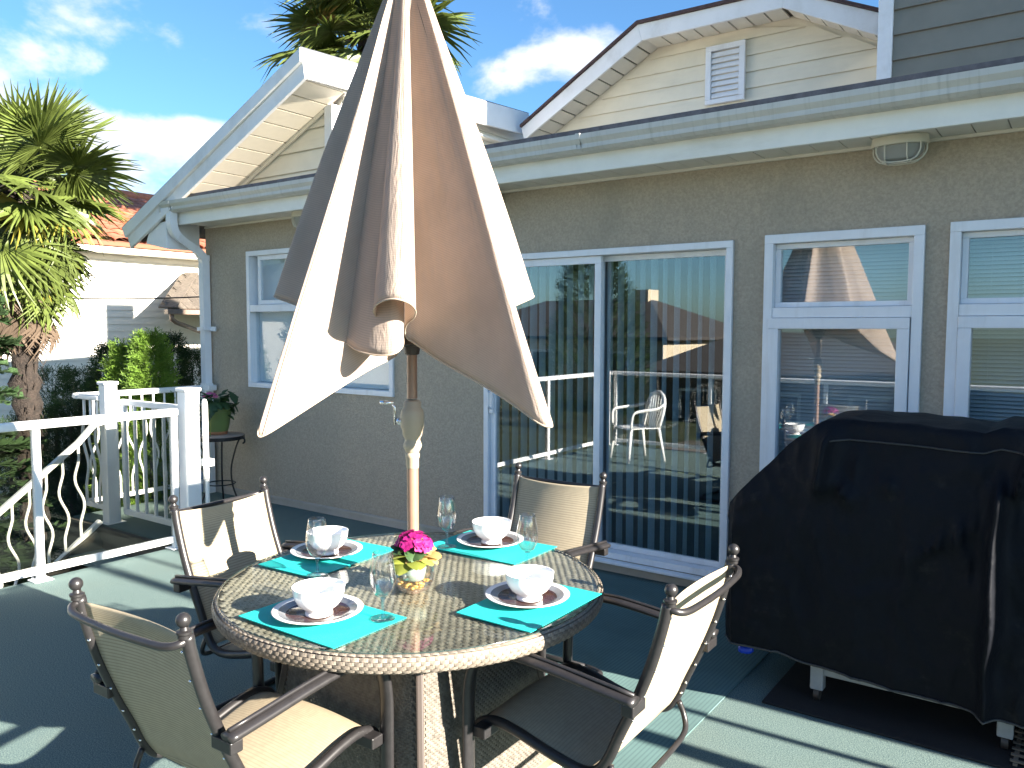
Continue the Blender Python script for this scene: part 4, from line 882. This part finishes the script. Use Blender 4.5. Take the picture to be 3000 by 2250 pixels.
pf_ = bpy.data.meshes.new('flower'); fmp = fm.copy(); fmp.materials.clear(); fmp.materials.append(M['pinkpetal'])
for i in range(34):
    a = rr.random()*6.283; u = rr.random(); rad = .075*math.sqrt(u)
    inst('flower', fmp, pp, Matrix.Translation((sx_-.08+rad*math.cos(a), sy_-.04+rad*math.sin(a), 1.045-.04*u)) @ Matrix.Rotation(a, 4, 'Z') @ Matrix.Rotation(R(15+60*u), 4, 'Y') @ Matrix.Diagonal((1.9,1.9,1.9,1)))
MB().tube([(sx_+.05,sy_-.08,.90),(sx_+.075,sy_-.135,.82),(sx_+.06,sy_-.14,.66),(sx_+.03,sy_-.17,.52),(sx_-.03,sy_-.20,.42)], .0035, 5, k=4).build('trailing_stem', 'violetleaf', pp)

# ================================================================== NEXT DOOR
XN = -12.5
nb_ = wthing('neighbour_house', 'white sided house with a red tile roof beyond the left palm', 'house', (XN-3, 7, GZ))
nwall = MB().box((-20,1.0,GZ), (XN-.03,12.5,2.90)).build('wall', 'wsiding', nb_)
zz = GZ+.05
while zz < 2.85:
    MB().prism([(XN-.012,1.0,zz),(XN,1.0,zz),(XN-.010,1.0,zz+.108),(XN-.025,1.0,zz+.108)], (0,11.5,0)).build('siding_board', 'wsiding', nwall); zz += .112
MB().box((XN+.01,.8,2.80), (XN+.34,12.7,2.83)).build('soffit', 'wsiding', nb_)
MB().box((XN+.32,.8,2.832), (XN+.36,12.7,2.95)).build('gutter', mat('cream_gutter', (.72,.66,.52), .5), nb_, bevel=.01)
rx0, rz0, rx1, rz1 = XN+.40, 2.97, -16.2, 4.33
rf = MB().prism([(rx0,.6,rz0-.02),(rx1,.6,rz1-.02),(-20,.6,rz0+.1),(-20,.6,rz0),(rx1,.6,rz1-.12),(rx0,.6,rz0-.08)], (0,12.3,0)).build('roof', mat('tile_underlay', (.22,.08,.045), .9), nb_)
tg = []
for i in range(5):
    t = i/4; tg.append([(.38*t, .125*math.cos(math.pi*j/6)*(1-.06*t), .055*math.sin(math.pi*j/6)-.012*t+.012) for j in range(7)])
tm = MB().sheet(tg, False).mesh('roof_tile', 'redtile', True)
rl = math.hypot(rx1-rx0, rz1-rz0); ra = math.atan2(rz1-rz0, -(rx1-rx0)); nrow = int(rl/.335)
for i in range(nrow):
    for j in range(24):
        y = 4.6+j*.25; p0 = Vector((rx0,0,rz0)).lerp(Vector((rx1,0,rz1)), (i*.335)/rl)
        inst('roof_tile', tm, rf, Matrix.Translation((p0.x, y+random.uniform(-.006,.006), p0.z-.004+random.uniform(-.004,.004))) @ Matrix.Rotation(math.pi, 4, 'Z') @ Matrix.Rotation(-ra, 4, 'Y'))
MB().tube([(rx1,.8,rz1+.02),(rx1,12.7,rz1+.02)], .11, 10).build('ridge_cap', 'redtile', rf, smooth=True)
# lean-to roof with brown gutter against it
lt = wthing('lean_to', 'brown shingled lean-to roof with a dark gutter beside the downspout', 'roof', (-11.8, 8.0, GZ))
c0 = px(490,905,X=-11.3); ZL = c0.z
lr_ = MB().add([(-11.3,c0.y,ZL),(-11.3,10,ZL),(-12.46,10,ZL+.62),(-12.46,c0.y+1.16,ZL+.62),(-12.46,c0.y+.74,ZL),(-11.3,c0.y,ZL-.05),(-11.3,10,ZL-.05),(-12.46,10,ZL-.05),(-12.46,c0.y+.74,ZL-.05)], [(0,1,2,3),(0,3,4),(8,7,6,5),(0,5,6,1),(4,8,5,0),(1,6,7,2),(2,7,8,4,3)]).build('roof', 'shingle', lt)
sa = math.atan2(.62, 1.16); sm_ = MB().box((0,0,0), (.20,.155,.012)).mesh('shingle', 'shingle')
for i in range(9):
    y = c0.y+.06+i*.137*.96
    x_ = -11.27-i*.137*math.cos(sa); z_ = ZL+.004+i*.137*math.sin(sa)
    yy = c0.y+i*.137*math.cos(sa)+(.08 if i % 2 else 0)
    while yy < 9.0:
        inst('shingle', sm_, lr_, Matrix.Translation((x_, yy, z_+random.uniform(0,.005))) @ Matrix.Rotation(math.pi, 4, 'Z') @ Matrix.Rotation(-sa-.03, 4, 'Y') @ Matrix.Translation((0,-.155,0))); yy += .16
MB().bar((-11.26,c0.y-.02,ZL+.02), (-12.46,c0.y+1.14,ZL+.645), .26, .02).build('hip_cap', 'shingle', lr_)
MB().box((-11.29,c0.y-.06,ZL-.085), (-11.18,10,ZL-.005)).build('gutter', mat('brown_gutter', (.17,.12,.09), .5, var=.2), lt, bevel=.012)
q0, q1 = px(503,925,X=-11.25), px(640,992,X=-11.6)
MB().tube([q0+Vector((0,0,.03)), q0+Vector((0,0,-.05)), q0+Vector((-.05,.1,-.1)), q1], .035, 8).build('downpipe', mat('brown_gutter', (.17,.12,.09), .5, var=.2), lt, smooth=True)
MB().box((-11.5,c0.y+3,GZ), (-11.4,c0.y+3.1,ZL-.06)).build('post', 'timber', lt)
# overhead cable
pa, pb_ = px(-300,852,D=8.6), px(900,850,D=10.8)
tag(MB().tube([pa.lerp(pb_, t)+Vector((0,0,-.10*math.sin(math.pi*t))) for t in [i/20 for i in range(21)]], .009, 6).build('overhead_cable', 'wire', smooth=True), 'thin dark cable strung across in front of the white neighbouring wall', 'cable')

# ================================================================== PALMS
def fan_mesh(seed, Rb_, nseg, droop, name, mname, span=152, pet=.75, petr=.011):
    pet = pet*Rb_/.8
    rg = random.Random(seed); b = MB()
    b.tube([(0,0,0),(pet*.5,0,.03),(pet,0,0)], [petr*1.6,petr,petr*.8], 5)
    for i in range(nseg):
        a = R(-span+2*span*i/(nseg-1)+rg.uniform(-1.5,1.5)); L_ = Rb_*(.80+.20*math.cos(a*.55))*rg.uniform(.9,1.05); dv = Vector((math.cos(a), math.sin(a), 0)); sv = Vector((-math.sin(a), math.cos(a), 0)); w = Rb_*.036*(38/nseg)**.5
        dr = droop*rg.uniform(.6,1.5); g = []; br = rg.random() < .25
        for t in (0, .25, .5, .75, 1.0):
            ww = w*(min(1, t*2.4+.06))*(1 if t < .5 else (1.02-t)/.52*1.0+.03); zz = -dr*Rb_*t**2.4-(.25*Rb_*max(0,t-.6)*2.0 if br else 0); rad = t*(1-.22*dr*t)
            c = Vector((pet,0,0))+dv*L_*rad+Vector((0,0,zz+.02*Rb_))
            g.append([c-sv*ww+Vector((0,0,-ww*.7)), c+Vector((0,0,ww*.35)), c+sv*ww+Vector((0,0,-ww*.7))])
        b.sheet(g, False)
    return b.mesh(name, mname, False)
def palm(base, crown, label, scale, seed, skirt=12, n=34, views=()):
    t = wthing('palm_tree', label, 'tree', base, 'windmill palms'); rg = random.Random(seed); base, crown = Vector(base), Vector(crown); h = (crown-base).length
    nring = 40; pts = [base.lerp(crown, i/nring) for i in range(nring+1)]
    b = MB().tube(pts, [.095+.025*rg.uniform(-1,1)+.02*math.sin(i) + .05*(i/nring) for i in range(nring+1)], 14)
    b.v = [(v[0]+rg.uniform(-.018,.018), v[1]+rg.uniform(-.018,.018), v[2]) for v in b.v]; tr = b.build('trunk', 'trunk', t, smooth=True)
    fb_ = MB()
    for i in range(420):
        k = rg.random(); c = base.lerp(crown, k); a = rg.random()*6.283; r_ = .115+.05*k; p = c+Vector((math.cos(a)*r_, math.sin(a)*r_, 0)); q = p+Vector((math.cos(a)*rg.uniform(.01,.07), math.sin(a)*rg.uniform(.01,.07), rg.uniform(-.16,.14)))
        s = Vector((-math.sin(a), math.cos(a), 0))*.008; fb_.add([p-s, p+s, q], [(0,1,2)])
    tag(fb_.build('trunk_fibre', 'trunk', tr), kind='stuff')
    fans = [fan_mesh(seed+i, .80*scale, 40, (.07,.16,.34)[i], 'frond', 'palm') for i in range(3)]+[fan_mesh(seed+9, .74*scale, 36, .2, 'frond', 'palmy')]
    dead = [fan_mesh(seed+20, .66*scale, 22, .5, 'dead_frond', 'deadpalm', span=75)]
    for i in range(n):
        k = i/(n-1); az = i*2.399+rg.uniform(-.35,.35); elv = R(80-152*k**.85+rg.uniform(-10,10)); me = fans[min(2, int(k*3))] if rg.random() > .07 or k < .5 else fans[3]
        s = rg.uniform(.85,1.08)*(1 if k > .12 else .75)
        mw = Matrix.Translation(crown+Vector((0,0,.05-.28*k))) @ Matrix.Rotation(az, 4, 'Z') @ Matrix.Rotation(-elv, 4, 'Y') @ Matrix.Rotation(R(rg.uniform(-28,28)), 4, 'X') @ Matrix.Diagonal((s,s,s,1))
        inst('frond', me, t, mw)
    for v in views:       # a few fronds turned as the photograph shows them: (azimuth, elevation, roll, size, kind)
        inst('frond', fans[v[4]], t, Matrix.Translation(crown+Vector((0,0,.0))) @ Matrix.Rotation(v[0], 4, 'Z') @ Matrix.Rotation(-v[1], 4, 'Y') @ Matrix.Rotation(v[2], 4, 'X') @ Matrix.Diagonal((v[3],)*3+(1,)))
    for i in range(int(skirt*1.1)):     # old fronds hanging down against the trunk
        az = i*2.399+1.1; inst('frond', fans[2], t, Matrix.Translation(crown+Vector((0,0,-.20-.45*rg.random()))) @ Matrix.Rotation(az, 4, 'Z') @ Matrix.Rotation(R(58+rg.uniform(-14,16)), 4, 'Y') @ Matrix.Rotation(R(rg.uniform(-40,40)), 4, 'X') @ Matrix.Diagonal((.85,.85,.85,1)))
    for i in range(skirt):
        az = i*2.399; inst('dead_frond', dead[0], t, Matrix.Translation(crown+Vector((0,0,-.35-.75*rg.random()))) @ Matrix.Rotation(az, 4, 'Z') @ Matrix.Rotation(R(62+rg.uniform(-8,16)), 4, 'Y') @ Matrix.Rotation(R(rg.uniform(-30,30)), 4, 'X') @ Matrix.Diagonal((.8,.8,.8,1)))
    return t
p1 = px(45,530,D=8.0); b1 = px(88,1150,D=8.0)
tocam = math.atan2(-p1.y, -p1.x)
palm((b1.x, b1.y, GZ), p1, 'shaggy windmill palm at the left edge with brown trunk and dead skirt', .80, 41, 22, 44, views=((tocam+.5, R(40), R(10), 1.0, 0), (tocam+1.25, R(8), R(-35), .95, 1), (tocam-.5, R(-5), 0, .9, 1), (tocam+.9, R(-30), R(20), .9, 2), (tocam+.2, R(-42), R(-10), .85, 3)))
p2 = px(1075,95,D=12.8)
palm((p2.x, p2.y, GZ), p2, 'tall windmill palm rising behind the roof and umbrella', 1.22, 67, 6, 46)

# ================================================================== SHRUBS AND CONIFERS
def spray_mesh(b, c, d, L_, W_, rg):
    """a flat feathery cedar spray: a few small leaf-sized faces on a twig"""
    d = d.normalized(); s = d.cross(Vector((rg.uniform(-1,1), rg.uniform(-1,1), rg.uniform(-.3,1)))).normalized()
    for k in range(4):
        t = k/4; o = c+d*L_*t; sd = 1 if k % 2 else -1
        tip = o+d*L_*.38+s*sd*W_*(1-.5*t)
        b.add([o, o+d*L_*.16+s*sd*W_*.18, tip, o+d*L_*.22-s*sd*W_*.06], [(0,1,2,3)])
def cedar(x, y, h, r, label, m, seed, n=2600, group='cedar shrubs beyond the railing', name='cedar_shrub', shape=1.0, fs=1.0):
    t = wthing(name, label, 'shrub', (x, y, GZ), group); rg = random.Random(seed)
    MB().tube([(x,y,GZ),(x,y,GZ+h*.5),(x,y,GZ+h*.92)], [.05,.035,.008], 7).build('trunk', 'bark', t, smooth=True)
    b = MB(); lobes = [(rg.random()*6.283, rg.uniform(.15,.95), rg.uniform(.10,.26)) for _ in range(26)]
    for i in range(n):
        k = rg.random()**.85; a = rg.random()*6.283; rad = r*((1-k)**(.62*shape))*(.86 if k > .06 else .7)
        for la, lk, lr_ in lobes:
            da = (a-la+math.pi) % (2*math.pi)-math.pi; rad += lr_*r*math.exp(-(da/.45)**2-((k-lk)/.10)**2)*(1.1-k)
        rad *= rg.uniform(.45,1.05)**.6; c = Vector((x+rad*math.cos(a), y+rad*math.sin(a), GZ+.08+k*(h-.1)))
        spray_mesh(b, c, Vector((math.cos(a), math.sin(a), rg.uniform(.35,1.5))), rg.uniform(.07,.15)*fs, rg.uniform(.02,.045)*fs, rg)
    tag(b.build('foliage', m, t), kind='stuff'); return t
def at(x, y, Dp): p = px(x, y, D=Dp); return p.x, p.y, p.z-GZ
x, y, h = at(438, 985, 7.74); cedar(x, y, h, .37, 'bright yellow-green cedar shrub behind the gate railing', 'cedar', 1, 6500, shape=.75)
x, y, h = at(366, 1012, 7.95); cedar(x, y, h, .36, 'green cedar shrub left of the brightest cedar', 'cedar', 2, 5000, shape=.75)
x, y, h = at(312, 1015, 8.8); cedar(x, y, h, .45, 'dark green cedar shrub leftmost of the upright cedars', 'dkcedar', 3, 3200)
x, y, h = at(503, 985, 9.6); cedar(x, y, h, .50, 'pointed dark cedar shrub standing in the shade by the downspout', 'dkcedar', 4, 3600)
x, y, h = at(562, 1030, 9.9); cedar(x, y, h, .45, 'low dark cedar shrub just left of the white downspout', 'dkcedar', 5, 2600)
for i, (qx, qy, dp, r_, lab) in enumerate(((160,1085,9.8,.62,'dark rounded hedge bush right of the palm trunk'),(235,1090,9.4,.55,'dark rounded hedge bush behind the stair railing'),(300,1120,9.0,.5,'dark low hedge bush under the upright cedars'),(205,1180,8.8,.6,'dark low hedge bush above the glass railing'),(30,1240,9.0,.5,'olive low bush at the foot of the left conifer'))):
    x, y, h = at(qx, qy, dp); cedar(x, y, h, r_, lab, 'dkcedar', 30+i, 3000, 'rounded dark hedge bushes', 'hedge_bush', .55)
def conifer(x, y, h, r, label, seed, m='spruce'):
    t = wthing('conifer_tree', label, 'tree', (x, y, GZ)); rg = random.Random(seed)
    MB().tube([(x,y,GZ),(x,y,GZ+h)], [.10,.02], 8).build('trunk', 'bark', t, smooth=True); b = MB()
    for i in range(150):
        k = rg.random()**.8; a = rg.random()*6.283; L_ = r*(1-.8*k)*rg.uniform(.75,1.1); z = GZ+.3+k*(h-.4); d = Vector((math.cos(a), math.sin(a), rg.uniform(-.12,.22))); o = Vector((x,y,z))
        for j in range(26):
            u = .22+.78*j/25; c = o+d*L_*u+Vector((0,0,-.10*L_*u*u)); tw = (1.1-u)*.34*L_+.05
            for sd in (-1, 1):
                s = Vector((-d.y, d.x, 0))*sd; e = c+(s*.8+d*.7)*tw*rg.uniform(.5,1)+Vector((0,0,rg.uniform(-.03,.05)))
                nseg = 5
                for q in range(nseg):
                    w0 = c.lerp(e, q/nseg); w1 = c.lerp(e, (q+1)/nseg); up = Vector((0,0,1)).cross(e-c).normalized()*.022*(1.1-.5*q/nseg)
                    b.add([w0-up*.3, w1-up, w1+(w1-w0)*.5, w1+up, w0+up*.3], [(0,1,2,3,4)])
    tag(b.build('foliage', m, t), kind='stuff')
x, y, h = at(-95, 640, 6.9); conifer(x, y, h, .80, 'green needled conifer reaching in from the left edge', 77)

# ================================================================== GARDEN ODDS AND ENDS
bt = MB(); rg = random.Random(4); gr_ = []
tx, ty, _ = at(452, 1330, 9.4)
for i in range(13):
    t = i/12; row = []
    for j in range(24):
        a = 2*math.pi*j/24; rr_ = (.62 if t < .55 else .62*math.sqrt(max(.002, 1-((t-.55)/.45)**2)))*(1+.06*math.sin(5*a+3*t)+.03*math.sin(11*a)); row.append((tx+rr_*1.25*math.cos(a), ty+rr_*.8*math.sin(a), GZ+.01+1.42*min(1,t*1.0)))
    row.append(row[0]); gr_.append(row)
tag(bt.sheet(gr_, False).build('tarp_bundle', 'bluetarp', smooth=True), 'bulky garden bundle wrapped in a blue tarp seen through the gate', 'tarp')
for i, (qx, qy, dp, lab) in enumerate(((215,1485,9.3,'pale rounded garden stone seen through the glass railing, further left'),(268,1505,9.1,'pale rounded garden stone behind the wavy stair balusters'),(245,1560,8.9,'low pale garden stone at the foot of the stair railing'))):
    x, y, h = at(qx, qy, dp); b = MB(); b.ball((0,0,0), .30, 14, .55); rg = random.Random(i)
    b.v = [(v[0]*1.2+.04*mn.noise((v[0]*6,v[1]*6,v[2]*6+i)), v[1]+.05*mn.noise((v[0]*5+7,v[1]*5,v[2]*5)), max(-.12, v[2]+.05*mn.noise((v[0]*6,v[1]*6+5,v[2]*6)))) for v in b.v]
    o = b.build('garden_stone', 'stone', smooth=True); o.location = (x, y, GZ+.12); o.scale = (.9, .9, max(1, h/.30*.5)); tag(o, lab, 'stone', 'pale stones in the garden bed')

# ================================================================== WHAT STANDS BEHIND THE CAMERA (mirrored in the glass)
pc = thing('plastic_chair', 'white plastic armchair mirrored in the sliding door', 'chair', (-4.55, .62, 0), R(35))
MB().sheet([[(-.22+.44*j/6, -.20+.40*i/6, .42-.015*math.sin(math.pi*j/6)+(-.03*(i/6-.8) if i > 4 else 0)) for j in range(7)] for i in range(7)], False).build('seat', 'plastic', pc, solid=.012, smooth=True)
for s in (-1, 1):
    for y_, y1_ in ((.19,.24), (-.19,-.26)): MB().tube([(s*.21,y_,.42),(s*.25,y1_,.004)], [.026,.017], 8, flat=(1.3,.8)).build('leg', 'plastic', pc, smooth=True)
    MB().tube([(s*.20,-.25,.70),(s*.27,-.12,.66),(s*.28,.10,.64),(s*.275,.20,.60),(s*.25,.215,.42)], .022, 8, k=4, flat=(1.3,.7)).build('arm', 'plastic', pc, smooth=True)
MB().tube([(-.20,-.20,.42),(-.21,-.26,.66),(-.15,-.29,.80),(0,-.30,.85),(.15,-.29,.80),(.21,-.26,.66),(.20,-.20,.42)], .022, 8, k=5, flat=(1,1.2)).build('back_hoop', 'plastic', pc, smooth=True)
for i in range(6): u = -1+2*i/5; MB().tube([(u*.12,-.20,.42),(u*.15,-.27,.66),(u*.155,-.29,.80 if abs(u) > .5 else .84)], .013, 6, flat=(1.6,.5)).build('back_slat', 'plastic', pc, smooth=True)
def far_house(cx, cy, wx, wy, z0, ze, zr, label, wallm, rz=0):
    t = thing('far_house', label, 'house', (cx, cy, z0), rz)
    MB().box((-wx/2,-wy/2,0), (wx/2,wy/2,ze-z0)).build('wall', wallm, t)
    e = ze-z0; r_ = zr-z0; o = .45
    rf_ = MB().add([(-wx/2-o,-wy/2-o,e),(wx/2+o,-wy/2-o,e),(wx/2+o,wy/2+o,e),(-wx/2-o,wy/2+o,e),(-wx/4,0,r_),(wx/4,0,r_),(-wx/2-o,-wy/2-o,e-.12),(wx/2+o,-wy/2-o,e-.12),(wx/2+o,wy/2+o,e-.12),(-wx/2-o,wy/2+o,e-.12)], [(0,1,5,4),(1,2,5),(2,3,4,5),(3,0,4),(0,6,7,1),(1,7,8,2),(2,8,9,3),(3,9,6,0),(9,8,7,6)]).build('roof', 'brownroof', t)
    MB().box((wx/5,-.4,r_-.9), (wx/5+.7,.4,r_+.35)).build('chimney', 'beige', rf_)
    for k in range(3):
        x_ = -wx/2+wx*(k+.6)/3.2; f_ = frame_rect(MB(), x_-.6, x_+.6, e-1.75, e-.55, .09, wy/2-.01, wy/2+.06).build('window', 'white', t)
        MB().box((x_-.51,wy/2+.01,e-1.66), (x_+.51,wy/2+.02,e-.64)).build('pane', mat('dark_pane', (.03,.04,.05), .1), f_)
far_house(-17.5, -21, 11, 7, GZ, 1.35, 2.9, 'beige house with brown hip roof mirrored in the left door pane', 'beige', R(6))
far_house(-7.5, -17, 8, 6, GZ, .35, 1.55, 'dark brown roofed bungalow mirrored in the right door pane', mat('brown_wall', (.16,.12,.09), .8), R(-5))
far_house(6.5, -24, 11, 8, GZ, 2.2, 4.0, 'tan two storey house mirrored in the rightmost window', mat('tan_wall', (.46,.37,.24), .8), R(-12))
far_house(-33, -16, 12, 8, GZ, 2.2, 4.8, 'white house far off beyond the front railing', 'wsiding', R(20))
cedar(-11.5, -10.5, 5.2, 1.9, 'tall dark cedar in the garden beyond the front railing', 'dkcedar', 51, 4200, fs=2.6)
cedar(1.5, -13, 4.4, 1.7, 'broad cedar beyond the front railing behind the camera', 'dkcedar', 52, 4000, fs=2.6)
